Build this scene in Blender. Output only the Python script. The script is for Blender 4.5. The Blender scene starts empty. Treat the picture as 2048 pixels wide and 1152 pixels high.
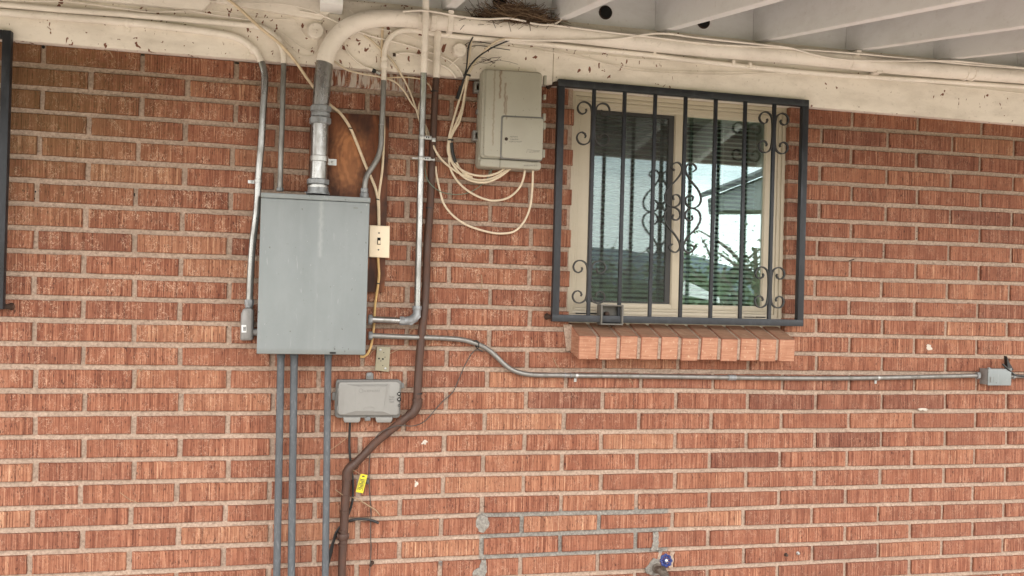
import bpy, bmesh, math, random
from mathutils import Vector, Matrix, noise
random.seed(7)
R = math.radians
S = bpy.context.scene
COL = S.collection

# ------------------------------------------------------------------ camera, sky, sun, exposure
W, H, F = 2048.0, 1152.0, 1700.0
YAW, PIT, ROL, D = -0.22331, 0.00446, 0.02704, 3.09368
cy, sy, cp, sp = math.cos(YAW), math.sin(YAW), math.cos(PIT), math.sin(PIT)
FW = Vector((-sy*cp, cy*cp, sp)); RT = Vector((cy, sy, 0)); UP = RT.cross(FW)
cr, sr = math.cos(ROL), math.sin(ROL)
RT2 = cr*RT + sr*UP; UP2 = -sr*RT + cr*UP
CAMP = Vector((0, -D, 0))
cam = bpy.data.cameras.new('camera'); camo = bpy.data.objects.new('camera', cam); COL.objects.link(camo)
M3 = Matrix((RT2, UP2, -FW)).transposed()
camo.matrix_world = Matrix.Translation(CAMP) @ M3.to_4x4()
cam.sensor_width = 36; cam.lens = 36*F/W; cam.clip_end = 5000; cam.clip_start = .05
S.camera = camo

SUN_EL, SUN_AZ = R(52), R(118)          # the sun stands high behind the house roof; azimuth counted from +X
wd = bpy.data.worlds.new('World'); S.world = wd; wd.use_nodes = True
wn, wl = wd.node_tree.nodes, wd.node_tree.links
wn.clear()
wo = wn.new('ShaderNodeOutputWorld'); bg = wn.new('ShaderNodeBackground')
sky = wn.new('ShaderNodeTexSky'); sky.sky_type = 'NISHITA'; sky.sun_disc = False
sky.sun_elevation = SUN_EL; sky.sun_rotation = math.pi/2 - SUN_AZ
sky.air_density = 1.2; sky.dust_density = 2.0
tc = wn.new('ShaderNodeTexCoord'); mp = wn.new('ShaderNodeMapping'); mp.inputs['Scale'].default_value = (1, 1, 3.2)
nz = wn.new('ShaderNodeTexNoise'); nz.inputs['Scale'].default_value = 2.6; nz.inputs['Detail'].default_value = 7; nz.inputs['Roughness'].default_value = .6
rp = wn.new('ShaderNodeValToRGB'); rp.color_ramp.elements[0].position = .36; rp.color_ramp.elements[1].position = .55
rp.color_ramp.elements[0].color = (.42, .42, .42, 1)
mx = wn.new('ShaderNodeMix'); mx.data_type = 'RGBA'; mx.inputs['B'].default_value = (15, 14.6, 14.0, 1)
wl.new(tc.outputs['Generated'], mp.inputs['Vector']); wl.new(mp.outputs['Vector'], nz.inputs['Vector'])
wl.new(nz.outputs['Fac'], rp.inputs['Fac']); wl.new(rp.outputs['Color'], mx.inputs['Factor'])
wl.new(sky.outputs['Color'], mx.inputs['A']); wl.new(mx.outputs['Result'], bg.inputs['Color'])
bg.inputs['Strength'].default_value = .15
wl.new(bg.outputs['Background'], wo.inputs['Surface'])

sl = bpy.data.lights.new('sun', 'SUN'); sl.energy = 1.0; sl.angle = R(6); sl.color = (1, .95, .87)
slo = bpy.data.objects.new('sun', sl); COL.objects.link(slo)
sd = Vector((math.cos(SUN_AZ)*math.cos(SUN_EL), math.sin(SUN_AZ)*math.cos(SUN_EL), math.sin(SUN_EL)))
slo.rotation_euler = sd.to_track_quat('Z', 'Y').to_euler()

S.view_settings.view_transform = 'Standard'; S.view_settings.look = 'None'
S.view_settings.exposure = 1.28; S.view_settings.gamma = 1
S.render.engine = 'CYCLES'

# ------------------------------------------------------------------ helpers
def at(px, py, d=0.0):
    """point in the plane d metres in front of the brick face that the photo shows at (px, py)"""
    v = RT2*((px-W/2)/F) + UP2*((H/2-py)/F) + FW
    t = (-d - CAMP.y)/v.y
    return CAMP + v*t
def refl(px, py, Y):
    """real point at depth Y (negative, in the yard) whose mirror image in the window glass is seen at (px, py)"""
    p = at(px, py, -(2*GY - Y)); return Vector((p.x, Y, p.z))
GY = 0.063

ORG = {}
def link(name, bm, mats, parent=None, smooth=35, label=None):
    me = bpy.data.meshes.new(name)
    if bm.verts:
        lo = Vector((min(v.co.x for v in bm.verts), min(v.co.y for v in bm.verts), min(v.co.z for v in bm.verts)))
        hi = Vector((max(v.co.x for v in bm.verts), max(v.co.y for v in bm.verts), max(v.co.z for v in bm.verts)))
        o = (lo+hi)/2; o.z = lo.z
    else: o = Vector()
    for v in bm.verts: v.co -= o
    bm.normal_update(); bm.to_mesh(me); bm.free()
    if not isinstance(mats, (list, tuple)): mats = [mats]
    for m in mats: me.materials.append(m)
    if smooth:
        for p in me.polygons: p.use_smooth = True
        me.set_sharp_from_angle(angle=R(smooth))
    ob = bpy.data.objects.new(name, me); COL.objects.link(ob)
    if parent is not None:
        ob.parent = parent; ob.location = o - ORG[parent]
    else: ob.location = o
    ORG[ob] = o
    if label: ob['label'] = label
    return ob
def thing(name, loc, label, cat, group=None):
    o = bpy.data.objects.new(name, None); COL.objects.link(o); o.empty_display_size = .05
    o.location = loc; ORG[o] = Vector(loc); o['label'] = label; o['category'] = cat
    if group: o['group'] = group
    return o
def tag(o, label, cat, group=None):
    o['label'] = label; o['category'] = cat
    if group: o['group'] = group
    return o
def NB(): return bmesh.new()

def box(bm, x0, x1, y0, y1, z0, z1, bev=0, seg=2):
    vs = [bm.verts.new((x, y, z)) for x in (x0, x1) for y in (y0, y1) for z in (z0, z1)]
    idx = [(0,1,3,2),(4,6,7,5),(0,4,5,1),(2,3,7,6),(0,2,6,4),(1,5,7,3)]
    fs = [bm.faces.new([vs[i] for i in f]) for f in idx]
    if bev > 0:
        es = {e for f in fs for e in f.edges}
        bmesh.ops.bevel(bm, geom=list(es), offset=bev, segments=seg, affect='EDGES', profile=.5)
def bbox(x0, x1, y0, y1, z0, z1, bev=0, seg=2):
    bm = NB(); box(bm, x0, x1, y0, y1, z0, z1, bev, seg); return bm
def prism(bm, pts, d0, d1, bev=0, seg=2, inset_back=0):
    """pts: XZ outline (Vectors), extruded from depth d0 (back) to d1 (front)"""
    n = len(pts)
    a = [bm.verts.new((p[0], -d1, p[1])) for p in pts]; b = [bm.verts.new((p[0], -d0, p[1])) for p in pts]
    fr = bm.faces.new(a); fb = bm.faces.new(b[::-1]); fs = [fr, fb]
    for i in range(n): fs.append(bm.faces.new((a[(i+1) % n], a[i], b[i], b[(i+1) % n])))
    bmesh.ops.recalc_face_normals(bm, faces=fs)
    if bev > 0:
        es = list(fr.edges)
        bmesh.ops.bevel(bm, geom=es, offset=bev, segments=seg, affect='EDGES', profile=.5)
def rrect(x0, x1, z0, z1, r, n=4):
    out = []
    for cx, cz, a0 in ((x1-r, z1-r, 0), (x0+r, z1-r, 90), (x0+r, z0+r, 180), (x1-r, z0+r, 270)):
        for k in range(n+1):
            a = R(a0+90*k/n); out.append((cx+r*math.cos(a), cz+r*math.sin(a)))
    return out
def quad(c, d):
    """pixel corners -> XZ pairs in plane d"""
    return [(at(x, y, d).x, at(x, y, d).z) for x, y in c]
def rr_px(x0, x1, y0, y1, d, r, n=4):
    a = at(x0, (y0+y1)/2, d).x; b = at(x1, (y0+y1)/2, d).x
    xm = (x0+x1)/2; t = at(xm, y0, d).z; u = at(xm, y1, d).z
    return rrect(a, b, u, t, r, n)

def smoothpath(P, step=.012, rad=None):
    P = [Vector(p) for p in P]
    if len(P) < 3:
        return P, ([rad[0], rad[-1]] if rad else None)
    out = []; ro = []
    Q = [P[0]*2-P[1]] + P + [P[-1]*2-P[-2]]
    for i in range(1, len(Q)-2):
        p0, p1, p2, p3 = Q[i-1], Q[i], Q[i+1], Q[i+2]
        t0 = 0; t1 = max(1e-5, (p1-p0).length**.5); t2 = t1+max(1e-5, (p2-p1).length**.5); t3 = t2+max(1e-5, (p3-p2).length**.5)
        n = max(1, min(24, int((p2-p1).length/step)))
        for k in range(n):
            t = t1+(t2-t1)*k/n
            A1 = p0*((t1-t)/(t1-t0))+p1*((t-t0)/(t1-t0)); A2 = p1*((t2-t)/(t2-t1))+p2*((t-t1)/(t2-t1)); A3 = p2*((t3-t)/(t3-t2))+p3*((t-t2)/(t3-t2))
            B1 = A1*((t2-t)/(t2-t0))+A2*((t-t0)/(t2-t0)); B2 = A2*((t3-t)/(t3-t1))+A3*((t-t1)/(t3-t1))
            out.append(B1*((t2-t)/(t2-t1))+B2*((t-t1)/(t2-t1)))
            if rad: ro.append(rad[i-1]+(rad[i]-rad[i-1])*k/n)
    out.append(P[-1])
    if rad: ro.append(rad[-1])
    return out, (ro if rad else None)
def tube(bm, P, r, seg=14, smooth=True, step=.012, flat=1.0, capends=True):
    rad = list(r) if isinstance(r, (list, tuple)) else None
    if smooth: P, rad = smoothpath(P, step, rad)
    else: P = [Vector(p) for p in P]
    n = len(P); u = None; rings = []
    for i in range(n):
        t = (P[min(i+1, n-1)]-P[max(i-1, 0)]).normalized()
        if u is None:
            u = t.cross(Vector((0, 1, 0)))
            if u.length < .1: u = t.cross(Vector((1, 0, 0)))
            u.normalize()
        else:
            u = (u - t*u.dot(t)); u.normalize()
        v = t.cross(u); rr = rad[i] if rad else r
        rings.append([bm.verts.new(P[i] + u*math.cos(a)*rr + v*math.sin(a)*rr*flat) for a in (2*math.pi*k/seg for k in range(seg))])
    fs = []
    for a, b in zip(rings, rings[1:]):
        for k in range(seg): fs.append(bm.faces.new((a[k], a[(k+1) % seg], b[(k+1) % seg], b[k])))
    if capends:
        fs.append(bm.faces.new(rings[0][::-1])); fs.append(bm.faces.new(rings[-1]))
    bmesh.ops.recalc_face_normals(bm, faces=fs)
def T(P, r, **k): bm = NB(); tube(bm, P, r, **k); return bm
def pts(L, d=.03):
    return [at(p[0], p[1], p[2] if len(p) > 2 else d) for p in L]
def cyl(bm, c, ax, r, L, seg=20, r2=None, bev=0):
    """cylinder from c along ax"""
    ax = Vector(ax).normalized(); c = Vector(c)
    tube(bm, [c, c+ax*L], [r, r if r2 is None else r2], seg=seg, smooth=False)
def lathe(bm, c, ax, prof, seg=20):
    ax = Vector(ax).normalized(); c = Vector(c)
    u = ax.cross(Vector((.3, .2, .9))).normalized(); v = ax.cross(u); rings = []
    for h, r in prof:
        rings.append([bm.verts.new(c+ax*h+(u*math.cos(a)+v*math.sin(a))*max(r, 1e-5)) for a in (2*math.pi*k/seg for k in range(seg))])
    fs = []
    for a, b in zip(rings, rings[1:]):
        for k in range(seg): fs.append(bm.faces.new((a[k], a[(k+1) % seg], b[(k+1) % seg], b[k])))
    fs.append(bm.faces.new(rings[0][::-1])); fs.append(bm.faces.new(rings[-1]))
    bmesh.ops.recalc_face_normals(bm, faces=fs)
def screw(bm, p, r=.004, ax=(0, -1, 0)):
    lathe(bm, p, ax, [(0, r), (.0012, r), (.0022, r*.7), (.0024, r*.25), (.0014, r*.2)], 12)

# ------------------------------------------------------------------ materials
def newmat(name):
    m = bpy.data.materials.new(name); m.use_nodes = True
    nt = m.node_tree; b = nt.nodes['Principled BSDF']
    return m, nt.nodes, nt.links, b
def pos(n, l, sc=(1, 1, 1), loc=(0, 0, 0)):
    g = n.new('ShaderNodeNewGeometry'); m = n.new('ShaderNodeMapping'); m.inputs['Scale'].default_value = sc; m.inputs['Location'].default_value = loc
    l.new(g.outputs['Position'], m.inputs['Vector']); return m.outputs['Vector']
def noi(n, l, vec, scale=1, det=3, rough=.5, dist=0):
    t = n.new('ShaderNodeTexNoise'); t.inputs['Scale'].default_value = scale; t.inputs['Detail'].default_value = det
    t.inputs['Roughness'].default_value = rough; t.inputs['Distortion'].default_value = dist
    l.new(vec, t.inputs['Vector']); return t.outputs['Fac']
def ramp(n, l, fac, *st):
    r = n.new('ShaderNodeValToRGB'); e = r.color_ramp.elements
    while len(e) > 1: e.remove(e[-1])
    for i, (p, c) in enumerate(st):
        if not isinstance(c, (tuple, list)): c = (c, c, c)
        q = e[0] if i == 0 else e.new(p)
        q.position = p; q.color = (*c[:3], 1)
    l.new(fac, r.inputs['Fac']); return r.outputs['Color']
def mix(n, l, fac, a, b, mode='MIX'):
    m = n.new('ShaderNodeMix'); m.data_type = 'RGBA'; m.blend_type = mode; m.clamp_factor = True
    for s, v in (('Factor', fac), ('A', a), ('B', b)):
        i = m.inputs[s]
        if isinstance(v, (int, float)): i.default_value = v
        elif isinstance(v, (tuple, list)): i.default_value = (*v[:3], 1)
        else: l.new(v, i)
    return m.outputs['Result']
def mth(n, l, op, a, b=None, c=None):
    m = n.new('ShaderNodeMath'); m.operation = op
    for i, v in enumerate((a, b, c)):
        if v is None: continue
        if isinstance(v, (int, float)): m.inputs[i].default_value = v
        else: l.new(v, m.inputs[i])
    return m.outputs['Value']
def bump(n, l, b, h, st=.3, dist=.002):
    q = n.new('ShaderNodeBump'); q.inputs['Strength'].default_value = st; q.inputs['Distance'].default_value = dist
    l.new(h, q.inputs['Height']); l.new(q.outputs['Normal'], b.inputs['Normal']); return q
def setp(b, col=None, rough=None, metal=None, spec=None):
    if col is not None: b.inputs['Base Color'].default_value = (*col, 1)
    if rough is not None: b.inputs['Roughness'].default_value = rough
    if metal is not None: b.inputs['Metallic'].default_value = metal
    if spec is not None: b.inputs['Specular IOR Level'].default_value = spec
def boxmask(n, l, x0, x1, z0, z1, soft=.004, nzs=0):
    g = n.new('ShaderNodeNewGeometry'); s = n.new('ShaderNodeSeparateXYZ'); l.new(g.outputs['Position'], s.inputs[0])
    X, Z = s.outputs['X'], s.outputs['Z']
    if nzs:
        q = noi(n, l, pos(n, l, (60, 60, 60)), 1, 3); q = mth(n, l, 'MULTIPLY', mth(n, l, 'SUBTRACT', q, .5), nzs)
        X = mth(n, l, 'ADD', X, q); Z = mth(n, l, 'ADD', Z, q)
    def st(v, a, sgn):
        m = n.new('ShaderNodeMapRange'); m.inputs['From Min'].default_value = a-soft; m.inputs['From Max'].default_value = a+soft
        m.inputs['To Min'].default_value = 0 if sgn > 0 else 1; m.inputs['To Max'].default_value = 1 if sgn > 0 else 0
        l.new(v, m.inputs['Value']); return m.outputs['Result']
    a = mth(n, l, 'MULTIPLY', st(X, x0, 1), st(X, x1, -1)); c = mth(n, l, 'MULTIPLY', st(Z, z0, 1), st(Z, z1, -1))
    return mth(n, l, 'MULTIPLY', a, c)

def brick_mat(name, horizontal=False):
    m, n, l, b = newmat(name)
    g = n.new('ShaderNodeNewGeometry'); s = n.new('ShaderNodeSeparateXYZ'); l.new(g.outputs['Position'], s.inputs[0])
    at_ = n.new('ShaderNodeAttribute'); at_.attribute_name = 'bc'
    sc = n.new('ShaderNodeSeparateColor'); l.new(at_.outputs['Color'], sc.inputs[0])
    xy = mth(n, l, 'ADD', s.outputs['X'], s.outputs['Y'])
    def vec(fx, fz, off=0):
        c = n.new('ShaderNodeCombineXYZ')
        l.new(mth(n, l, 'MULTIPLY', xy, fx), c.inputs[0]); l.new(mth(n, l, 'MULTIPLY', s.outputs['Z'], fz), c.inputs[2])
        l.new(mth(n, l, 'ADD', mth(n, l, 'MULTIPLY', sc.outputs['Green'], 40.0), off), c.inputs[1]); return c.outputs[0]
    if horizontal:
        st1 = noi(n, l, vec(9, 190), 1, 3, .6); st2 = noi(n, l, vec(25, 480, 7), 1, 2)
    else:
        st1 = noi(n, l, vec(250, 4.0), 1, 2, .6); st2 = noi(n, l, vec(520, 8, 7), 1, 2)
    blot = noi(n, l, vec(14, 14, 3), 1, 4, .6); wide = noi(n, l, vec(42, 2.5, 5), 1, 2, .5); fine = noi(n, l, vec(150, 110, 9), 1, 3, .65)
    h = mth(n, l, 'ADD', mth(n, l, 'MULTIPLY', st1, .62), mth(n, l, 'MULTIPLY', st2, .28)); h = mth(n, l, 'ADD', h, mth(n, l, 'MULTIPLY', fine, .10))
    if horizontal:
        col = ramp(n, l, h, (.30, (.155, .055, .034)), (.50, (.265, .100, .062)), (.68, (.35, .165, .108)))
    else:
        col = ramp(n, l, h, (.34, (.090, .033, .021)), (.43, (.175, .063, .039)), (.50, (.250, .096, .060)), (.57, (.335, .145, .092)), (.67, (.49, .28, .19)))
        col = mix(n, l, ramp(n, l, wide, (.48, 0), (.70, .30)), col, (.40, .185, .115))
    col = mix(n, l, ramp(n, l, blot, (.38, .0), (.72, .45)), col, (.150, .050, .034) if not horizontal else (.40, .18, .12))
    if horizontal:
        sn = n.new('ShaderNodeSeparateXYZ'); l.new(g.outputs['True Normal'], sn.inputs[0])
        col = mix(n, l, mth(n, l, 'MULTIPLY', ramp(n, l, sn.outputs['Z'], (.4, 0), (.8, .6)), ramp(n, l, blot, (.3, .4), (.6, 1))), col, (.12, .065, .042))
        col = mix(n, l, ramp(n, l, noi(n, l, vec(90, 60, 4), 1, 3, .6), (.60, 0), (.70, .5)), col, (.50, .33, .24))
    # tone of each brick
    tone = ramp(n, l, sc.outputs['Red'], (0, (.74, .74, .80)), (.3, (.90, .90, .92)), (.6, (1.0, 1.0, 1.0)), (.82, (1.10, 1.18, 1.16)), (1, (1.32, 1.62, 1.60)))
    col = mix(n, l, 1.0, col, tone, 'MULTIPLY')
    if not horizontal: col = mix(n, l, 1.0, col, (1.0, .985, .925), 'MULTIPLY')
    # pale specks and scratches
    if not horizontal:
        sp1 = noi(n, l, vec(75, 55, 21), 1, 3, .6, .8); sp2 = noi(n, l, vec(26, 20, 33), 1, 3); sp3 = noi(n, l, vec(230, 130, 25), 1, 2, .5)
        line = ramp(n, l, mth(n, l, 'ABSOLUTE', mth(n, l, 'SUBTRACT', sp1, .5)), (.006, 1), (.020, 0))
        k = mth(n, l, 'MULTIPLY', line, ramp(n, l, sp2, (.46, 0), (.60, .75)))
        k = mth(n, l, 'MAXIMUM', k, mth(n, l, 'MULTIPLY', ramp(n, l, sp3, (.64, 0), (.70, .8)), ramp(n, l, sp2, (.40, .1), (.62, .9))))
        reg = mth(n, l, 'ADD', mth(n, l, 'MULTIPLY', boxmask(n, l, -3, .9, -.35, 2, .35, .3), .55), .40)
        col = mix(n, l, mth(n, l, 'MULTIPLY', k, reg), col, (.66, .46, .33))
        pit = noi(n, l, vec(260, 60, 55), 1, 2, .5); col = mix(n, l, ramp(n, l, pit, (.60, 0), (.70, .8)), col, (.045, .016, .012))
        # green-brown tint over the wall's upper left corner
        gbtint = boxmask(n, l, -2.0, -.62, .30, .9, .22, .5)
        col = mix(n, l, mth(n, l, 'MULTIPLY', gbtint, .52), col, (.11, .075, .025))
        wm = mth(n, l, 'MULTIPLY', boxmask(n, l, .005, .33, .700, .80, .012, .08), ramp(n, l, noi(n, l, vec(120, 20, 2), 1, 3), (.42, 0), (.55, .75)))
        col = mix(n, l, wm, col, (.60, .55, .50))
    l.new(col, b.inputs['Base Color']); b.inputs['Roughness'].default_value = .9; b.inputs['Specular IOR Level'].default_value = .25
    bump(n, l, b, h, .85 if not horizontal else .35, .005 if not horizontal else .002)
    return m
def mortar_mat(name, patch=False):
    m, n, l, b = newmat(name)
    a = noi(n, l, pos(n, l, (110, 110, 110)), 1, 5, .7); c = noi(n, l, pos(n, l, (9, 9, 9)), 1, 3)
    col = ramp(n, l, a, (.32, (.225, .158, .120)), (.5, (.395, .288, .222)), (.7, (.525, .40, .315)))
    col = mix(n, l, ramp(n, l, c, (.35, 0), (.7, .4)), col, (.26, .205, .16))
    gry = ramp(n, l, a, (.32, (.14, .127, .112)), (.55, (.255, .235, .208)), (.7, (.34, .32, .285)))
    if patch: col = gry
    else: col = mix(n, l, boxmask(n, l, .608, 1.355, -.998, -.822, .005, .01), col, gry)
    l.new(col, b.inputs['Base Color']); setp(b, rough=.95, spec=.15); bump(n, l, b, a, .7, .004)
    return m
def paint_mat(name, c, rough=.5, dirt=.25, chips=False, bumpst=.12, dirtcol=(.25, .19, .13)):
    m, n, l, b = newmat(name)
    d1 = noi(n, l, pos(n, l, (5, 5, 12)), 1, 6, .65); d2 = noi(n, l, pos(n, l, (60, 60, 60)), 1, 4, .6)
    col = mix(n, l, ramp(n, l, d1, (.45, 0), (.8, dirt)), c, dirtcol)
    col = mix(n, l, ramp(n, l, d2, (.60, 0), (.78, dirt*.8)), col, dirtcol)
    h = d2
    if chips:
        # scattered flakes where the paint has come away from the board, thickest by the pipes on the left and over the window
        ch = noi(n, l, pos(n, l, (48, 30, 30), (3, 0, 1)), 1, 2.5, .55, .6); rg = noi(n, l, pos(n, l, (6, 3, 4)), 1, 2)
        zone = mth(n, l, 'ADD', mth(n, l, 'MULTIPLY', boxmask(n, l, -3, .62, .74, 1.2, .15), .056), mth(n, l, 'MULTIPLY', boxmask(n, l, .72, 1.35, .83, .96, .05), .045))
        v = mth(n, l, 'ADD', mth(n, l, 'ADD', ch, zone), mth(n, l, 'MULTIPLY', mth(n, l, 'SUBTRACT', rg, .5), .10))
        k = ramp(n, l, v, (.690, 0), (.702, 1))
        kh = ramp(n, l, v, (.672, 0), (.690, .35))
        col = mix(n, l, kh, col, (.80, .72, .60)); col = mix(n, l, k, col, (.19, .072, .045))
        gr = noi(n, l, pos(n, l, (4, 4, 150)), 1, 3)
        h = mth(n, l, 'SUBTRACT', mth(n, l, 'ADD', mth(n, l, 'MULTIPLY', gr, .6), mth(n, l, 'MULTIPLY', d2, .3)), mth(n, l, 'MULTIPLY', k, 1.0))
    l.new(col, b.inputs['Base Color']); setp(b, rough=rough, spec=.4); bump(n, l, b, h, bumpst, .003)
    return m
def metal_mat(name, c, rough=.35, metal=.85, spots=(.12, .10, .08), amt=.5, scale=40):
    m, n, l, b = newmat(name)
    a = noi(n, l, pos(n, l, (scale, scale, scale*.35)), 1, 5, .65); c2 = noi(n, l, pos(n, l, (7, 7, 5)), 1, 4, .6)
    col = mix(n, l, ramp(n, l, a, (.50, 0), (.72, amt)), c, spots); col = mix(n, l, ramp(n, l, c2, (.42, 0), (.75, amt*.8)), col, tuple(x*.55 for x in c))
    l.new(col, b.inputs['Base Color']); setp(b, metal=metal)
    l.new(ramp(n, l, a, (.3, rough*.8), (.75, min(1, rough*1.7))), b.inputs['Roughness']); bump(n, l, b, a, .12, .001)
    return m
def plain(name, c, rough=.5, metal=0, spec=.5, var=.15, scale=60):
    m, n, l, b = newmat(name)
    a = noi(n, l, pos(n, l, (scale, scale, scale)), 1, 4, .6)
    l.new(mix(n, l, ramp(n, l, a, (.4, 0), (.75, var)), c, tuple(x*.45 for x in c)), b.inputs['Base Color'])
    setp(b, rough=rough, metal=metal, spec=spec); bump(n, l, b, a, .08, .001); return m

M = {}
M['brick'] = brick_mat('brick_red'); M['sillbrick'] = brick_mat('brick_sill', True)
M['mortar'] = mortar_mat('mortar_tan'); M['patch'] = mortar_mat('mortar_grey', True)
M['board'] = paint_mat('cream_board', (.84, .765, .685), .6, .42, True, .35)
M['pipepaint'] = paint_mat('cream_pipe', (.84, .77, .695), .45, .42, False, .10)
M['rafter'] = paint_mat('white_rafter', (.84, .84, .835), .6, .25, False, .15, (.33, .27, .21))
M['emt'] = metal_mat('emt_steel', (.34, .335, .325), .26, .9, (.13, .115, .095), .6)
M['emtdull'] = metal_mat('weathered_emt', (.27, .26, .245), .42, .75, (.12, .10, .08), .55)
M['rigid'] = metal_mat('galvanised_rigid', (.095, .103, .112), .6, .35, (.24, .25, .26), .7, 110)
M['fitting'] = metal_mat('zinc_fitting', (.30, .31, .32), .5, .7, (.12, .11, .10), .5)
M['zinc'] = metal_mat('bright_zinc', (.48, .48, .47), .38, .9, (.3, .28, .25), .3)
M['lb'] = metal_mat('grey_casting', (.26, .25, .24), .5, .35, (.14, .13, .12), .4)
M['iron'] = metal_mat('black_iron', (.022, .024, .029), .40, .25, (.10, .105, .12), .35, 30)
M['scroll'] = metal_mat('black_iron_scroll', (.030, .028, .027), .45, .25, (.07, .055, .045), .4, 60)
M['lockiron'] = metal_mat('dull_lock_steel', (.14, .13, .115), .55, .3, (.16, .13, .10), .4)
M['rust'] = metal_mat('brown_pipe_paint', (.062, .030, .020), .5, .1, (.15, .062, .036), .5, 35)
M['darkrust'] = metal_mat('rusted_steel', (.055, .035, .026), .8, .3, (.15, .06, .03), .6)
M['beige'] = plain('beige_plastic', (.36, .325, .26), .5)
M['taupe'] = plain('grey_plastic', (.22, .212, .197), .45, var=.1)
M['taupe2'] = plain('grey_plastic_dark', (.15, .145, .135), .5, var=.15)
M['ivory'] = plain('ivory_plastic', (.80, .66, .48), .4, var=.06)
M['olive'] = plain('olive_plastic', (.27, .24, .165), .55)
M['black'] = plain('black_rubber', (.012, .012, .012), .5)
M['hole'] = plain('dark_hole', (.008, .007, .006), .9)
M['cable'] = plain('cream_cable', (.70, .56, .39), .5, var=.3)
M['cablew'] = plain('pale_cable', (.66, .55, .41), .5, var=.3)
M['cabley'] = plain('yellowed_cable', (.58, .37, .15), .5, var=.3)
M['green'] = plain('green_wire', (.13, .18, .13), .5)
M['greywire'] = plain('grey_wire', (.06, .055, .05), .6)
M['twig'] = plain('dry_straw', (.34, .23, .14), .8, var=.6, scale=90)
M['vinyl'] = paint_mat('tan_vinyl', (.50, .435, .335), .4, .15, False, .05)
M['screenframe'] = plain('dark_screen_frame', (.03, .027, .025), .5)
M['slat'] = plain('blind_slat', (.82, .81, .76), .5, var=.08)
M['blue'] = plain('blue_handle', (.008, .022, .13), .35, var=.3)
M['brass'] = metal_mat('old_brass', (.13, .105, .085), .6, .5)
M['yellow'] = plain('yellow_tag', (.56, .49, .02), .5, var=.05)
M['white'] = plain('white_label', (.75, .75, .74), .5, var=.05)
M['droppings'] = plain('white_splash', (.55, .49, .42), .8, var=.5)
M['ink'] = plain('black_ink', (.02, .02, .02), .6)
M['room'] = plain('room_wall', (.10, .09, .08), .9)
M['emboss'] = plain('embossed_plastic', (.17, .163, .15), .5, var=.05)
M['concrete'] = plain('concrete_slab', (.34, .295, .262), .9, var=.3)
M['deck'] = plain('weathered_deck_boards', (.26, .24, .225), .85, var=.35, scale=12)
M['gutter'] = paint_mat('dark_fascia', (.10, .085, .07), .5, .2)

def panel_paint():
    m, n, l, b = newmat('grey_panel_paint')
    a = noi(n, l, pos(n, l, (6, 6, 3)), 1, 5, .6); f = noi(n, l, pos(n, l, (160, 160, 90)), 1, 2, .5); st = noi(n, l, pos(n, l, (55, 55, 1.6)), 1, 3, .5)
    col = mix(n, l, ramp(n, l, a, (.3, 0), (.75, .6)), (.185, .205, .208), (.255, .275, .277))
    col = mix(n, l, ramp(n, l, st, (.56, 0), (.72, .05)), col, (.42, .44, .43))
    dr = noi(n, l, pos(n, l, (130, 130, 16), (2, 2, 2)), 1, 2, .5); col = mix(n, l, ramp(n, l, dr, (.70, 0), (.76, .35)), col, (.40, .42, .41))
    bl = noi(n, l, pos(n, l, (16, 16, 9), (1, 7, 2)), 1, 5, .7); col = mix(n, l, ramp(n, l, bl, (.45, 0), (.75, .28)), col, (.15, .165, .165))
    k = mth(n, l, 'MULTIPLY', boxmask(n, l, -.005, .006, .10, .29,   .005, .014), .16); col = mix(n, l, k, col, (.62, .64, .62))
    col = mix(n, l, ramp(n, l, f, (.735, 0), (.755, .8)), col, (.55, .56, .54))
    f2 = noi(n, l, pos(n, l, (95, 95, 60), (5, 5, 5)), 1, 2, .5); col = mix(n, l, ramp(n, l, f2, (.725, 0), (.75, .7)), col, (.07, .07, .065))
    k = mth(n, l, 'MULTIPLY', boxmask(n, l, -.3, .3, -.24, -.215, .006, .01), .35); col = mix(n, l, k, col, (.12, .12, .10))
    l.new(col, b.inputs['Base Color']); setp(b, rough=.42, spec=.45); bump(n, l, b, a, .06, .004); return m
M['panel'] = panel_paint()
def nid_paint():
    m, n, l, b = newmat('beige_box_plastic')
    a = noi(n, l, pos(n, l, (8, 8, 8)), 1, 5, .6)
    col = mix(n, l, ramp(n, l, a, (.35, 0), (.8, .35)), (.36, .340, .280), (.255, .235, .185))
    col = mix(n, l, ramp(n, l, noi(n, l, pos(n, l, (120, 120, 120)), 1, 2), (.72, 0), (.74, .8)), col, (.10, .07, .04))
    for x, z0, z1, w in ((1003, 137, 195, .0025), (1012, 165, 225, .002), (991, 137, 290, .0012), (1015, 190, 238, .0015)):
        p = at(x, z0, .11); q = at(x, z1, .11)
        k = mth(n, l, 'MULTIPLY', boxmask(n, l, p.x-w, p.x+w, q.z, p.z, .0028, .012), .85); col = mix(n, l, k, col, (.15, .075, .035))
    l.new(col, b.inputs['Base Color']); setp(b, rough=.5); bump(n, l, b, a, .05, .002); return m
M['nid'] = nid_paint()
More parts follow.
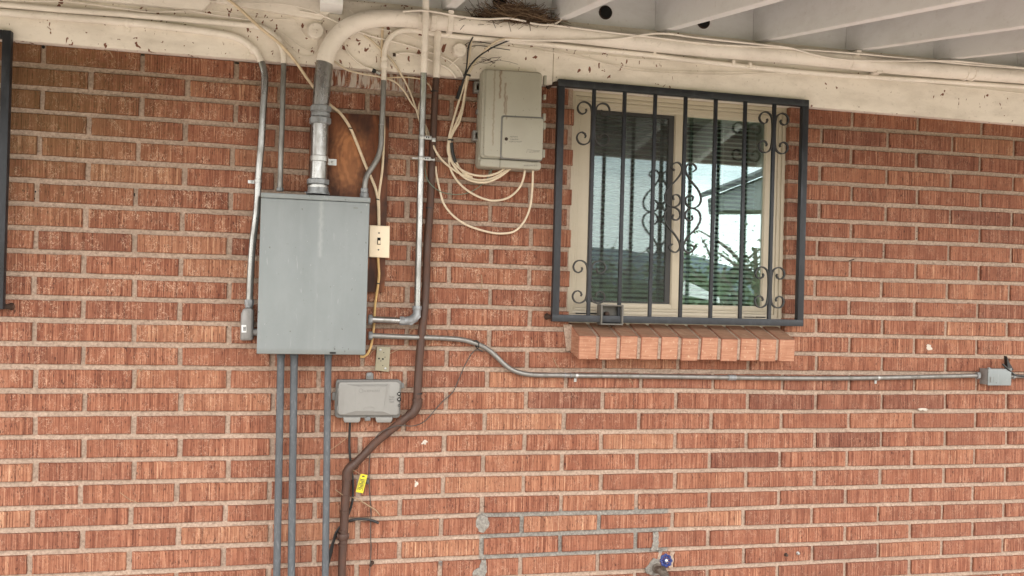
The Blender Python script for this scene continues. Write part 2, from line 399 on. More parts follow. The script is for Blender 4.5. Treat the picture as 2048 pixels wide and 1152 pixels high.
def wood():
    m, n, l, b = newmat('stained_plywood')
    v = pos(n, l, (26, 26, 3.2)); a = noi(n, l, v, 1, 4, .6, 1.2)
    w = n.new('ShaderNodeTexWave'); w.wave_type = 'RINGS'; w.rings_direction = 'SPHERICAL'; w.inputs['Scale'].default_value = 2.2; w.inputs['Distortion'].default_value = 11; w.inputs['Detail'].default_value = 3
    c = at(703, 320, .02); l.new(pos(n, l, (10, 10, 4.5), (-c.x*10, 0, -c.z*4.5)), w.inputs['Vector'])
    col = ramp(n, l, a, (.3, (.045, .016, .009)), (.5, (.135, .046, .020)), (.7, (.24, .088, .038)))
    k = boxmask(n, l, at(672, 320).x, at(722, 320).x, at(700, 372).z, at(700, 258).z, .03, .06)
    col = mix(n, l, mth(n, l, 'MULTIPLY', k, ramp(n, l, w.outputs['Fac'], (.2, .62), (.8, 1.0))), col, (.38, .155, .062))  # knot rings in an orange centre whose lit look is put into the colour
    col = mix(n, l, ramp(n, l, noi(n, l, pos(n, l, (9, 9, 9)), 1, 3), (.5, 0), (.62, .75)), col, (.03, .012, .008))
    l.new(col, b.inputs['Base Color']); setp(b, rough=.6, spec=.3); bump(n, l, b, a, .4, .003); return m
M['wood'] = wood()
def glass():
    m, n, l, b = newmat('window_glass'); n.remove(b); o = n['Material Output']
    tr = n.new('ShaderNodeBsdfTransparent'); tr.inputs['Color'].default_value = (.84, .92, .88, 1)
    gl = n.new('ShaderNodeBsdfGlossy'); gl.inputs['Roughness'].default_value = 0; gl.inputs['Color'].default_value = (.80, .94, .96, 1)
    nn = noi(n, l, pos(n, l, (3, 3, 3)), 1, 1); q = n.new('ShaderNodeBump'); q.inputs['Strength'].default_value = .05; q.inputs['Distance'].default_value = .02
    l.new(nn, q.inputs['Height']); l.new(q.outputs['Normal'], gl.inputs['Normal'])
    lw = n.new('ShaderNodeFresnel'); lw.inputs['IOR'].default_value = 1.5
    f = mth(n, l, 'ADD', mth(n, l, 'MULTIPLY', lw.outputs[0], 1.5), .115)
    mxs = n.new('ShaderNodeMixShader'); l.new(f, mxs.inputs['Fac']); l.new(tr.outputs[0], mxs.inputs[1]); l.new(gl.outputs[0], mxs.inputs[2]); l.new(mxs.outputs[0], o.inputs['Surface'])
    return m
M['glass'] = glass()
def screenm():
    m, n, l, b = newmat('insect_screen'); o = n['Material Output']
    tr = n.new('ShaderNodeBsdfTransparent'); setp(b, (.045, .043, .04), .7)
    mxs = n.new('ShaderNodeMixShader'); mxs.inputs['Fac'].default_value = .40
    l.new(tr.outputs[0], mxs.inputs[1]); l.new(b.outputs[0], mxs.inputs[2]); l.new(mxs.outputs[0], o.inputs['Surface']); return m
M['screen'] = screenm()
def foliage(name, c1, c2):
    m, n, l, b = newmat(name)
    a = noi(n, l, pos(n, l, (3, 3, 3)), 1, 3); l.new(mix(n, l, ramp(n, l, a, (.35, 0), (.65, 1)), c1, c2), b.inputs['Base Color']); setp(b, rough=.7, spec=.2); return m
M['leaf'] = foliage('leaf_green', (.06, .10, .035), (.115, .145, .075)); M['grass'] = foliage('lawn_green', (.09, .11, .04), (.16, .15, .075))
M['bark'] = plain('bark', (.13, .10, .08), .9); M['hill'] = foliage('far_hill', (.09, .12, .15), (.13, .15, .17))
# ------------------------------------------------------------------ the setting: ground, hills
GZ = -1.55
bm = NB(); bmesh.ops.create_grid(bm, x_segments=2, y_segments=2, size=600)
for v in bm.verts: v.co += Vector((0, 0, GZ))
o = link('lawn', bm, M['grass'], smooth=0); o['kind'] = 'structure'
bm = NB(); box(bm, -9, 12, -6.5, .3, GZ-.1, GZ+.02)  # unseen slab, extended and toned warm to bounce light onto the wall
o = link('patio_slab', bm, M['concrete'], smooth=0); o['kind'] = 'structure'
bm = NB(); random.seed(3); top = []
for k in range(61):
    x = -900+k*40; h = 26+16*noise.noise(Vector((x*.004, 0, 0)))+9*noise.noise(Vector((x*.017, 3, 0)))
    top.append((x, h))
for (x0, h0), (x1, h1) in zip(top, top[1:]):
    a = [bm.verts.new(p) for p in ((x0, -480, -2), (x1, -480, -2), (x1, -560, h1), (x0, -560, h0), (x1, -800, -2), (x0, -800, -2))]
    bm.faces.new((a[0], a[1], a[2], a[3])); bm.faces.new((a[3], a[2], a[4], a[5]))
o = link('distant_hills', bm, M['hill'], smooth=0); o['kind'] = 'structure'

# ------------------------------------------------------------------ brick wall
ROWS={0:[(-0.947,0.7075),(-0.254,0.7076),(1.927,0.7048),(2.823,0.7179)],1:[(-0.945,0.6327),(-0.407,0.633),(-0.252,0.6313),(1.929,0.6299),(2.826,0.6375)],2:[(-0.943,0.5552),(-0.25,0.5557),(1.932,0.5531),(2.828,0.5606)],3:[(-0.941,0.482),(-0.248,0.4788),(1.934,0.4765),(2.83,0.4847)],4:[(-0.939,0.4029),(-0.246,0.4034),(1.936,0.3999),(2.832,0.4071)],5:[(-0.937,0.3261),(-0.243,0.3258),(1.938,0.3245),(2.835,0.3308)],6:[(-0.935,0.2481),(-0.241,0.25),(1.94,0.2479),(2.837,0.2558)],7:[(-0.933,0.1686),(-0.291,0.1701),(0.506,0.1642),(1.942,0.1706),(2.839,0.1735)],8:[(-0.931,0.091),(-0.289,0.0941),(0.508,0.0954),(1.945,0.0887),(2.841,0.095)],9:[(-0.929,0.0162),(-0.287,0.0144),(0.51,0.0181),(1.947,0.0076),(2.844,0.0112)],10:[(-0.927,-0.0609),(-0.285,-0.0594),(0.512,-0.0588),(1.949,-0.067),(2.846,-0.0667)],11:[(-0.925,-0.1363),(-0.282,-0.1376),(0.514,-0.1365),(1.951,-0.1418),(2.848,-0.1443)],12:[(-0.922,-0.2148),(-0.28,-0.2137),(0.694,-0.2151),(1.953,-0.2191),(2.851,-0.2232)],13:[(-0.92,-0.2914),(-0.227,-0.292),(0.439,-0.2898),(1.32,-0.294),(1.956,-0.2951)],14:[(-0.918,-0.3709),(-0.224,-0.371),(0.52,-0.3648),(1.322,-0.3689),(1.958,-0.3763),(2.855,-0.3755)],15:[(-0.963,-0.4484),(-0.222,-0.4492),(0.7,-0.4454),(1.324,-0.4483),(1.96,-0.4535),(2.857,-0.4547)],16:[(-0.961,-0.5256),(-0.22,-0.5277),(0.702,-0.5257),(1.327,-0.5281),(1.962,-0.5306),(2.86,-0.5343)],17:[(-0.959,-0.6028),(-0.218,-0.6062),(0.704,-0.601),(1.329,-0.6053),(1.965,-0.6085),(2.862,-0.6105)],18:[(-0.957,-0.6791),(-0.216,-0.6826),(0.529,-0.6793),(1.331,-0.6832),(1.967,-0.686),(2.864,-0.6903)],19:[(-0.955,-0.7583),(-0.214,-0.7604),(0.531,-0.7559),(1.333,-0.7616),(1.969,-0.7652),(2.866,-0.7695)],20:[(-0.953,-0.8315),(-0.212,-0.8335),(0.533,-0.8307),(1.269,-0.8388),(1.971,-0.8382),(2.869,-0.8465)],21:[(-0.951,-0.9067),(-0.21,-0.9098),(0.535,-0.9107),(1.337,-0.9105),(1.973,-0.9174),(2.871,-0.9223)],22:[(0.538,-0.9873),(1.339,-0.9884),(1.975,-0.9923),(2.873,-0.9957)],23:[(1.978,-1.0676),(2.875,-1.0708)]}
HEAD=[[-3048,-2743,-2438,-2133,-1828,-1523,-1218,-913,-608,-303,3,308,611,911,1212,1517,1822,2129,2435,2742,3048,3355,3661,3967,4274,4579,4885],[-2896,-2591,-2286,-1981,-1676,-1371,-1066,-761,-455,-150,155,459,761,1061,1365,1670,1975,2281,2589,2896,3202,3509,3815,4121,4427,4733,5038],[-3049,-2744,-2439,-2134,-1829,-1523,-1218,-912,-606,-300,6,309,611,911,1212,1513,1813,2119,2429,2742,3052,3357,3662,3968,4274,4580,4886],[-2897,-2592,-2287,-1982,-1677,-1375,-1072,-767,-459,-153,153,458,761,1062,1367,1673,1980,2288,2598,2907,3213,3514,3816,4122,4428,4733,5039],[-3050,-2745,-2440,-2135,-1830,-1524,-1218,-912,-605,-298,7,309,610,911,1213,1514,1813,2118,2427,2739,3047,3355,3663,3969,4275,4581,4887],[-2898,-2593,-2289,-1984,-1679,-1375,-1071,-767,-462,-156,151,457,761,1063,1366,1670,1977,2286,2598,2907,3212,3514,3817,4123,4428,4734,5040],[-3052,-2747,-2442,-2137,-1832,-1527,-1223,-917,-611,-305,0,305,610,914,1215,1517,1818,2125,2435,2746,3054,3359,3664,3970,4276,4581,4887],[-2900,-2596,-2291,-1986,-1681,-1377,-1072,-767,-461,-156,151,459,764,1066,1367,1671,1978,2287,2597,2906,3212,3514,3817,4123,4429,4734,5040],[-3054,-2749,-2444,-2139,-1834,-1530,-1225,-920,-614,-308,-3,305,613,918,1218,1518,1820,2126,2436,2746,3053,3358,3664,3970,4275,4581,4887],[-2902,-2597,-2293,-1988,-1683,-1379,-1075,-770,-464,-156,159,467,772,1076,1371,1667,1973,2282,2594,2905,3211,3513,3816,4122,4428,4733,5039],[-3055,-2750,-2445,-2140,-1835,-1531,-1226,-920,-614,-307,0,314,621,925,1224,1519,1819,2125,2436,2747,3054,3358,3662,3968,4274,4580,4885],[-2903,-2598,-2293,-1988,-1683,-1380,-1077,-772,-465,-157,157,464,770,1074,1369,1661,1966,2276,2590,2901,3207,3511,3815,4120,4426,4732,5037],[-3055,-2750,-2445,-2140,-1835,-1531,-1228,-921,-612,-304,3,314,621,925,1226,1520,1820,2126,2434,2743,3049,3355,3661,3967,4272,4578,4884],[-2901,-2596,-2291,-1986,-1681,-1378,-1075,-770,-464,-155,161,469,776,1080,1379,1676,1978,2283,2589,2895,3201,3507,3813,4119,4425,4730,5036],[-3051,-2746,-2441,-2136,-1831,-1527,-1222,-916,-608,-300,6,316,622,926,1227,1527,1829,2132,2437,2743,3049,3355,3661,3967,4272,4578,4883],[-2896,-2591,-2286,-1981,-1676,-1372,-1068,-764,-459,-152,159,465,768,1073,1377,1679,1983,2287,2593,2898,3204,3509,3815,4120,4426,4731,5036],[-3045,-2740,-2436,-2131,-1826,-1520,-1215,-909,-603,-297,8,313,618,922,1225,1528,1832,2136,2442,2747,3052,3358,3663,3968,4274,4579,4884],[-2890,-2586,-2281,-1976,-1671,-1366,-1061,-756,-451,-146,162,467,769,1071,1374,1679,1984,2289,2595,2902,3208,3512,3816,4121,4427,4732,5037],[-3041,-2736,-2431,-2127,-1822,-1516,-1211,-906,-601,-296,8,312,615,919,1222,1525,1830,2136,2442,2747,3052,3357,3663,3969,4274,4579,4884],[-2887,-2583,-2278,-1973,-1668,-1364,-1059,-755,-450,-145,160,464,767,1070,1373,1678,1984,2290,2597,2905,3211,3514,3816,4121,4426,4732,5037],[-3039,-2735,-2430,-2125,-1820,-1513,-1206,-900,-595,-291,12,310,613,916,1218,1523,1828,2133,2440,2746,3051,3357,3663,3968,4273,4578,4884],[-2887,-2582,-2278,-1973,-1668,-1366,-1065,-761,-456,-149,159,464,768,1073,1377,1682,1987,2292,2597,2903,3208,3511,3815,4120,4425,4730,5035],[-3040,-2735,-2430,-2126,-1821,-1516,-1211,-906,-601,-296,7,309,612,916,1220,1524,1828,2132,2438,2743,3048,3355,3661,3967,4272,4577,4882],[-2888,-2583,-2278,-1974,-1669,-1362,-1056,-751,-447,-143,160,462,766,1069,1372,1674,1979,2286,2593,2900,3205,3509,3814,4119,4424,4729,5034],[-3041,-2736,-2431,-2126,-1822,-1519,-1215,-910,-603,-297,8,311,614,917,1220,1524,1828,2133,2439,2745,3051,3356,3661,3966,4271,4576,4881],[-2889,-2584,-2279,-1974,-1669,-1364,-1060,-755,-450,-145,159,462,765,1069,1373,1679,1984,2289,2595,2900,3204,3509,3814,4119,4423,4728,5033],[-3042,-2737,-2432,-2127,-1822,-1517,-1212,-907,-602,-297,7,311,614,917,1221,1525,1830,2135,2441,2746,3051,3356,3661,3966,4271,4576,4881],[-2890,-2585,-2280,-1975,-1670,-1365,-1060,-755,-450,-145,159,463,765,1069,1373,1678,1983,2288,2593,2898,3204,3509,3814,4119,4424,4728,5033],[-3043,-2738,-2433,-2128,-1823,-1518,-1213,-907,-602,-297,7,311,614,917,1221,1526,1831,2136,2441,2746,3051,3356,3661,3966,4271,4576,4881],[-2891,-2586,-2281,-1976,-1670,-1365,-1060,-755,-450,-145,159,463,765,1069,1373,1678,1984,2289,2594,2899,3204,3509,3814,4119,4424,4729,5033],[-3044,-2739,-2433,-2128,-1823,-1518,-1213,-908,-603,-298,7,311,614,917,1221,1526,1831,2136,2441,2747,3052,3357,3662,3966,4271,4576,4881],[-2891,-2586,-2281,-1976,-1671,-1366,-1061,-755,-450,-145,159,463,765,1069,1374,1679,1984,2289,2594,2899,3204,3509,3814,4119,4424,4729,5033],[-3045,-2739,-2434,-2129,-1824,-1518,-1213,-908,-603,-298,7,311,614,917,1222,1527,1832,2137,2442,2747,3052,3357,3662,3967,4271,4576,4881],[-2893,-2588,-2282,-1977,-1671,-1366,-1061,-756,-451,-146,159,462,765,1069,1374,1679,1984,2289,2594,2899,3204,3509,3814,4119,4424,4728,5032],[-3046,-2741,-2436,-2131,-1825,-1520,-1214,-909,-604,-299,6,310,613,917,1222,1527,1832,2137,2442,2747,3052,3357,3662,3966,4271,4575,4879]]

X0, AB, Z0, BB = -.91234, .3048, .7116, .07739
def zj(j, x):
    """height of the bed joint below course j"""
    if j in ROWS:
        L = ROWS[j]
        if x <= L[0][0]: return L[0][1]
        for a, b in zip(L, L[1:]):
            if x <= b[0]: return a[1]+(b[1]-a[1])*(x-a[0])/(b[0]-a[0])
        return L[-1][1]
    if j < 0: return zj(0, x)-BB*j
    return zj(23 if x > 1.9 else 21, x)-BB*(j-(23 if x > 1.9 else 21))
def hx(r, i): return HEAD[r+2][i]/1000.
WX0, WX1 = at(1144, 400).x, at(1576, 400).x      # brick edges of the window opening
SILLZ = zj(12, 1.3); WTOP = .80
def brick_geo(bm, lay, x0, x1, zf0, zf1, y=0.0, y1=.09, tone=None, axis='x', seed=0, jit=.0010, faces='f'):
    """one brick, its face towards -Y, with worn edges; zf0/zf1 give bottom and top height at x"""
    rnd = random.Random(seed)
    n = max(2, int((x1-x0)/.035)); hgt = 3
    tone = tone or (rnd.random(), rnd.random(), rnd.random(), 1)
    yy = y + rnd.uniform(-.0012, .0012); tilt = rnd.uniform(-.0012, .0012)
    def loop(ins, yo, jt):
        pts = []
        for k in range(n): t = k/n; x = x0+ins+(x1-x0-2*ins)*t; pts.append((x, zf0(x)+ins))
        for k in range(hgt): t = k/hgt; x = x1-ins; a, b = zf0(x)+ins, zf1(x)-ins; pts.append((x, a+(b-a)*t))
        for k in range(n): t = 1-k/n; x = x0+ins+(x1-x0-2*ins)*t; pts.append((x, zf1(x)-ins))
        for k in range(hgt): t = 1-k/hgt; x = x0+ins; a, b = zf0(x)+ins, zf1(x)-ins; pts.append((x, a+(b-a)*t))
        return [bm.verts.new((px+rnd.uniform(-jt, jt), yo+tilt*(2*(px-x0)/(x1-x0)-1)+rnd.uniform(-jt, jt)*.4, pz+rnd.uniform(-jt, jt))) for px, pz in pts]
    L0 = loop(0, y1, 0); L1 = loop(0, yy+.0035, jit); L2 = loop(.0012, yy+.0012, jit*.5); L3 = loop(.0035, yy, jit*.3)
    fs = []
    for a, b in ((L0, L1), (L1, L2), (L2, L3)):
        m = len(a)
        for k in range(m): fs.append(bm.faces.new((a[k], a[(k+1) % m], b[(k+1) % m], b[k])))
    fs.append(bm.faces.new(L3))
    for f in fs:
        f.material_index = 0
        for lp in f.loops: lp[lay] = tone
    return fs
bm = NB(); lay = bm.loops.layers.float_color.new('bc'); sd_ = 0
MJ = .0088
JY = .085          # reveal bricks run this deep
for r in range(-1, 32):
    off = .5 if r % 2 else 0
    for i in range(0, 26):
        xa, xb = hx(r, i), hx(r, i+1)
        rr = random.Random(r*97+i); w1, w2 = rr.uniform(.0070, .0098), rr.uniform(.0070, .0098)
        a, b = xa+w1, xb-w2
        mj0, mj1 = rr.uniform(.0078, .0102), rr.uniform(.0078, .0102)
        f0 = lambda x, r=r, m=mj0: zj(r, x)+m
        f1 = lambda x, r=r, m=mj1: zj(r-1, x)-m
        if r == -1 and not (b < WX0 or a > WX1): continue
        segs = [(a, b)]
        if -1 < r <= 12:
            segs = []
            if a < WX0-.02: segs.append((a, min(b, WX0)))
            if b > WX1+.02: segs.append((max(a, WX1), b))
        for s0, s1 in segs:
            if s1-s0 < .015: continue
            sd_ += 1; jamb = (-1 < r <= 12) and (abs(s0-WX1) < 1e-6 or abs(s1-WX0) < 1e-6)
            t = random.Random(sd_*13+5); mu = (.56 if s0 < 1.0 else .46)+(.08 if r > 13 and s0 < 1.5 else 0); tt = min(.90, max(.04, t.gauss(mu, .20)))
            brick_geo(bm, lay, s0, s1, f0, f1, 0, JY if jamb else .05, (tt, t.random(), t.random(), 1), seed=sd_)
bmesh.ops.recalc_face_normals(bm, faces=list(bm.faces))
wall = thing('brick_wall', (1, 0, GZ), 'long red wall of wire-cut bricks with wide tan mortar joints, carrying every pipe and box', 'wall')
bw = link('brickwork', bm, M['brick'], wall, smooth=0)
# mortar body, recessed behind the brick faces, with the window opening left out
bm = NB()
my = .0108
box(bm, -3.0, WX0-.004, my, .10, GZ, 1.00); box(bm, WX1+.004, 5.0, my, .10, GZ, 1.00); box(bm, WX0-.004, WX1+.004, my, .10, GZ, SILLZ-.004)
link('mortar', bm, M['mortar'], wall, smooth=0)
# grey smears of a repair over the brick faces
def blob(pxpts, d, name='mortar_smear', mat='patch', parent=None, th=.004, jag=.003):
    P = [at(x, y, 0) for x, y in pxpts]; rnd = random.Random(len(P)*7+int(pxpts[0][0]))
    Q = []
    for a, b in zip(P, P[1:]+P[:1]):
        n = max(1, int((b-a).length/.008))
        for k in range(n):
            p = a.lerp(b, k/n); Q.append((p.x+rnd.uniform(-jag, jag), p.z+rnd.uniform(-jag, jag)))
    bm = NB(); prism(bm, Q, -.012, d, bev=0)
    return link(name, bm, M[mat], parent, smooth=0)
blob([(953, 1040), (958, 1031), (973, 1031), (979, 1045), (976, 1056), (967, 1066), (958, 1062), (952, 1052)], .0025, parent=wall)
blob([(963, 1118), (972, 1120), (974, 1134), (970, 1152), (944, 1152), (948, 1140), (958, 1136)], .0025, parent=wall)
blob([(1305, 1064), (1318, 1064), (1317, 1082), (1316, 1100), (1303, 1101), (1306, 1082)], .0015, parent=wall)
blob([(1294, 1146), (1290, 1135), (1300, 1124), (1308, 1115), (1318, 1118), (1320, 1150), (1308, 1152)], .004, parent=wall)
blob([(1318, 1102), (1325, 1100), (1322, 1120), (1314, 1122)], .001, parent=wall, mat='mortar', name='mortar_smear')
blob([(1341, 1104), (1349, 1102), (1346, 1136), (1338, 1136)], .001, parent=wall, mat='mortar', name='mortar_smear')
# rowlock sill: eleven bricks on edge with mortar between
sill = thing('brick_sill', at(1375, 720, 0), 'projecting sill of eleven orange bricks set on edge under the barred window', 'window sill')
sx0, sx1 = .938, 1.822; nb = 11; pw = (sx1-sx0+.013)/nb
bm = NB(); lay = bm.loops.layers.float_color.new('bc'); bmm = NB()
def sillbox(bm, x0, x1, d1, tb, tf, bb, bf, d0=-.06, bev=.0025, lay=None, tone=None, skew=0):
    vs = [bm.verts.new(p) for p in ((x0, -d0, bb), (x1, -d0, bb), (x1, -d0, tb), (x0, -d0, tb), (x0-skew, -d1, bf), (x1-skew, -d1, bf), (x1, -d1, tf), (x0, -d1, tf))]
    fs = [bm.faces.new([vs[i] for i in f]) for f in ((0, 3, 2, 1), (4, 5, 6, 7), (0, 1, 5, 4), (3, 7, 6, 2), (0, 4, 7, 3), (1, 2, 6, 5))]
    bmesh.ops.recalc_face_normals(bm, faces=fs)
    if bev:
        es = list({e for f in fs for e in f.edges}); rs = bmesh.ops.bevel(bm, geom=es, offset=bev, segments=2, affect='EDGES', profile=.5); fs = rs['faces']+[f for f in fs if f.is_valid]
    if lay:
        for f in set(fs):
            for lp in f.loops: lp[lay] = tone
for k in range(nb):
    x = sx0+k*pw; rnd = random.Random(k+50); dz = rnd.uniform(-.0025, .0025)
    if k < nb-1: sillbox(bmm, x+pw-.0145, x+.0005+pw, -.0+.093, -.108, -.160, -.215, -.238, bev=0)
    sillbox(bm, x, x+pw-.014, .100+rnd.uniform(-.002, .002), -.103, -.156+dz, -.2155, -.242+dz, lay=lay, tone=(rnd.uniform(.3, .8), rnd.random(), rnd.random(), 1), skew=rnd.uniform(.002, .005) if k else 0)
link('sill_brick_row', bm, M['sillbrick'], sill, smooth=0); link('mortar_joints', bmm, M['mortar'], sill, smooth=0)
bm = NB(); prism(bm, [(.905, -.118), (.940, -.118), (.940, -.215), (.921, -.22)], -.02, .0015); link('mortar_fillet', bm, M['mortar'], sill, smooth=0)

# dark pinholes where the mortar has shrunk
for k, (x, y, w_, h_) in enumerate(((70, 383, 1.5, 2), (68, 397, 1.5, 2), (268.5, 389, 1.2, 4), (265, 332, 2, 1.2), (456, 394, 1, 1), (357.5, 396, 1, 2.5), (454, 654, 1.2, 1.5), (452, 663, 1, 2), (1835.5, 463, 1.2, 1.2), (1834.5, 477.5, 1.6, 1.6), (1767.5, 502.5, 1.4, 1.4), (1698.5, 531, 1.4, 2), (1704.5, 224.5, 2.2, 1), (1836.5, 235, 3.5, 1), (1967, 245.5, 3.5, 1), (264, 1122, 1.6, 5), (891.5, 978, 1.2, 4), (968.5, 1013, 1.4, 1.4), (1758.5, 1029, 1.4, 4), (86, 93, 3, 3.5), (285, 109, 5, 1.5), (474, 125.5, 6, 2), (1052, 1152, 1, 1), (63, 842, 1.2, 5))):
    p = at(x, y, -.006); bm = NB(); lathe(bm, (p.x, .0110, p.z), (0, -1, 0), [(0, 1), (.0006, .9)], 10)
    for v in bm.verts: v.co.x = p.x+(v.co.x-p.x)*w_*.0018; v.co.z = p.z+(v.co.z-p.z)*h_*.0018
    link('mortar_hole', bm, M['hole'], wall, smooth=0)
# white splashes on the bricks
def splash(cx, cy, rx, ry, lab, seed):
    rnd = random.Random(seed); bm = NB()
    for q in range(5):
        ox, oy, s = (0, 0, 1) if q == 0 else (rnd.uniform(-rx, rx), rnd.uniform(-ry, ry), rnd.uniform(.3, .55))
        P = []
        for k in range(14):
            a = 2*math.pi*k/14; f = rnd.uniform(.6, 1.05)*s
            p = at(cx+ox+math.cos(a)*rx*f, cy+oy+math.sin(a)*ry*f, 0); P.append((p.x, p.z))
        prism(bm, P, -.004, .0018+.0003*q)
    tag(link('white_splash', bm, M['droppings'], smooth=0), lab, 'splash', 'white splashes on the bricks')
splash(1858, 695, 6, 7, 'white paint splash on a brick up and left of the grey junction box', 1)
splash(1846, 818, 9, 2.5, 'flat white smear on a brick edge below the horizontal conduit', 2)
splash(849, 884, 5, 4, 'white splash on a brick right of the slanting brown pipe', 3)
splash(834, 967, 4, 5, 'small white splash on a brick right of the yellow tag', 4)

# ------------------------------------------------------------------ eave: board, rafters, blocking, deck
SL = .182; ZR = 1.018
def zr(y): return ZR + SL*y          # underside of the rafters, y negative outwards
roof = thing('patio_roof', (1.0, -.6, ZR), 'off-white painted eave roof of bare rafters above the brick wall', 'roof')
bm = NB(); box(bm, -3.0, at(1106, 150, .035).x-.001, -.035, .004, .776, 1.012, .002); link('eave_board', bm, M['board'], roof)
bm = NB(); box(bm, at(1106, 150, .035).x+.001, 5.0, -.035, .004, .774, 1.012, .002); link('eave_board', bm, M['board'], roof)
bm = NB(); box(bm, -3.0, 5.0, -.020, .030, 1.0125, 1.022); link('plate', bm, M['board'], roof)
bm = NB(); box(bm, WX0-.02, WX1+.02, .0045, .26, .7765, .80); link('head_board', bm, M['board'], roof)
RX = [.035-.4160*6+.416*k for k in range(18)]
RW = .041
def rafter(x):
    bm = NB(); y0, y1 = .6, -1.33; hgt = .15; yn = -1.32
    side = ((y0, zr(y0)+.004), (yn, zr(yn)), (y1, zr(yn)), (y1, zr(y1)+hgt), (y0, zr(y0)+hgt))
    va = [bm.verts.new((x-RW, y, z)) for y, z in side]; vb = [bm.verts.new((x, y, z)) for y, z in side]
    fs = [bm.faces.new(va), bm.faces.new(vb[::-1])]+[bm.faces.new((va[(k+1) % 5], va[k], vb[k], vb[(k+1) % 5])) for k in range(5)]
    bmesh.ops.recalc_face_normals(bm, faces=fs)
    bmesh.ops.bevel(bm, geom=list(bm.edges), offset=.002, segments=1, affect='EDGES')
    link('rafter', bm, M['rafter'], roof)
for x in RX: rafter(x)
vents = {}
for x in RX[:-1]:
    a, b = x+.001, x+.416-RW-.001
    holes = []
    bm = NB(); box(bm, a, b, -.004, .014, 1.0225, 1.24); bl = link('blocking_board', bm, M['rafter'], roof)
    for vx, vy in ((999, 3), (1211, 25), (1407, 44)):
        p = at(vx, vy, .006)
        if a < p.x < b:
            bm = NB(); lathe(bm, (p.x, -.0045, p.z), (0, -1, 0), [(0, .0265), (.004, .0262), (.0048, .0235), (.0030, .0225)], 28); link('vent', bm, M['darkrust'], bl)
            bm = NB(); lathe(bm, (p.x, -.0085, p.z), (0, -1, 0), [(0, .022), (.0006, .021)], 24); link('vent_mesh', bm, M['hole'], bl)
bm = NB()
for y0, y1 in ((.6, -1.38),):
    vs = [bm.verts.new(p) for p in ((-3, y0, zr(y0)+.151), (5.2, y0, zr(y0)+.151), (5.2, y1, zr(y1)+.151), (-3, y1, zr(y1)+.151), (-3, y0, zr(y0)+.18), (5.2, y0, zr(y0)+.18), (5.2, y1, zr(y1)+.18), (-3, y1, zr(y1)+.18))]
    for f in ((0, 3, 2, 1), (4, 5, 6, 7), (0, 1, 5, 4), (3, 7, 6, 2), (0, 4, 7, 3), (1, 2, 6, 5)): bm.faces.new([vs[i] for i in f])
    bmesh.ops.recalc_face_normals(bm, faces=list(bm.faces))
link('roof_deck', bm, M['deck'], roof, smooth=0)
bm = NB(); box(bm, -3.0, 5.2, -1.362, -1.331, .778, zr(-1.33)+.149, .002); link('fascia', bm, M['rafter'], roof, smooth=0)
# pale block and rusty bracket hanging by the big elbow, top of the photo
bm = NB(); a = at(640, 0, .14); b = at(686, 11, .14); box(bm, a.x, b.x, -.15, -.036, b.z, a.z+.03, .002); link('rafter_hanger', bm, M['rafter'], roof)
bm = NB(); a = at(0, 0, .06); b = at(412, 18, .06)
vs = [(a.x-.8, at(200, 1, .06).z), (at(405, 20, .06).x, at(405, 20, .06).z), (at(420, 5, .06).x, at(420, 5, .06).z), (at(420, -30, .06).x, at(420, -30, .06).z), (a.x-.8, at(0, -30, .06).z)]
prism(bm, vs, .036, .06, .0015); link('trim_board', bm, M['pipepaint'], roof)
bm = NB()
vs = [(at(432, 0, .06).x, at(432, 3, .06).z), (at(560, 30, .06).x, at(560, 24, .06).z), (at(642, 38, .06).x, at(642, 38, .06).z), (at(664, 20, .06).x, at(664, 20, .06).z), (at(650, -20, .06).x, at(650, -20, .06).z), (at(432, -30, .06).x, at(432, -30, .06).z)]
prism(bm, vs, .036, .052, .0015); link('trim_board', bm, M['pipepaint'], roof)
# house shell behind the wall: floorless dark room with ceiling so that no daylight leaks in
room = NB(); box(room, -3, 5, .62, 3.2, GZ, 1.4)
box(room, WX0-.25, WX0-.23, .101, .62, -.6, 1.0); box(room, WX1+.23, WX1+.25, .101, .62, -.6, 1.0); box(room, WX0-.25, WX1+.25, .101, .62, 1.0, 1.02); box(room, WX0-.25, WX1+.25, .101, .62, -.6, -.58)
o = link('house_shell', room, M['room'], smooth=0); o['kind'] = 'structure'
bm = NB(); y0, y1 = .601, 3.4  # unseen roof over the house, added so the sun cannot leak in
vs = [bm.verts.new(p) for p in ((-3, y0, zr(y0)+.15), (5.2, y0, zr(y0)+.15), (5.2, y1, zr(y1)+.15), (-3, y1, zr(y1)+.15), (-3, y0, zr(y0)+.18), (5.2, y0, zr(y0)+.18), (5.2, y1, zr(y1)+.18), (-3, y1, zr(y1)+.18))]
for f in ((0, 3, 2, 1), (4, 5, 6, 7), (0, 1, 5, 4), (3, 7, 6, 2), (0, 4, 7, 3), (1, 2, 6, 5)): bm.faces.new([vs[i] for i in f])
bmesh.ops.recalc_face_normals(bm, faces=list(bm.faces)); link('roof_deck', bm, M['rafter'], roof, smooth=0)

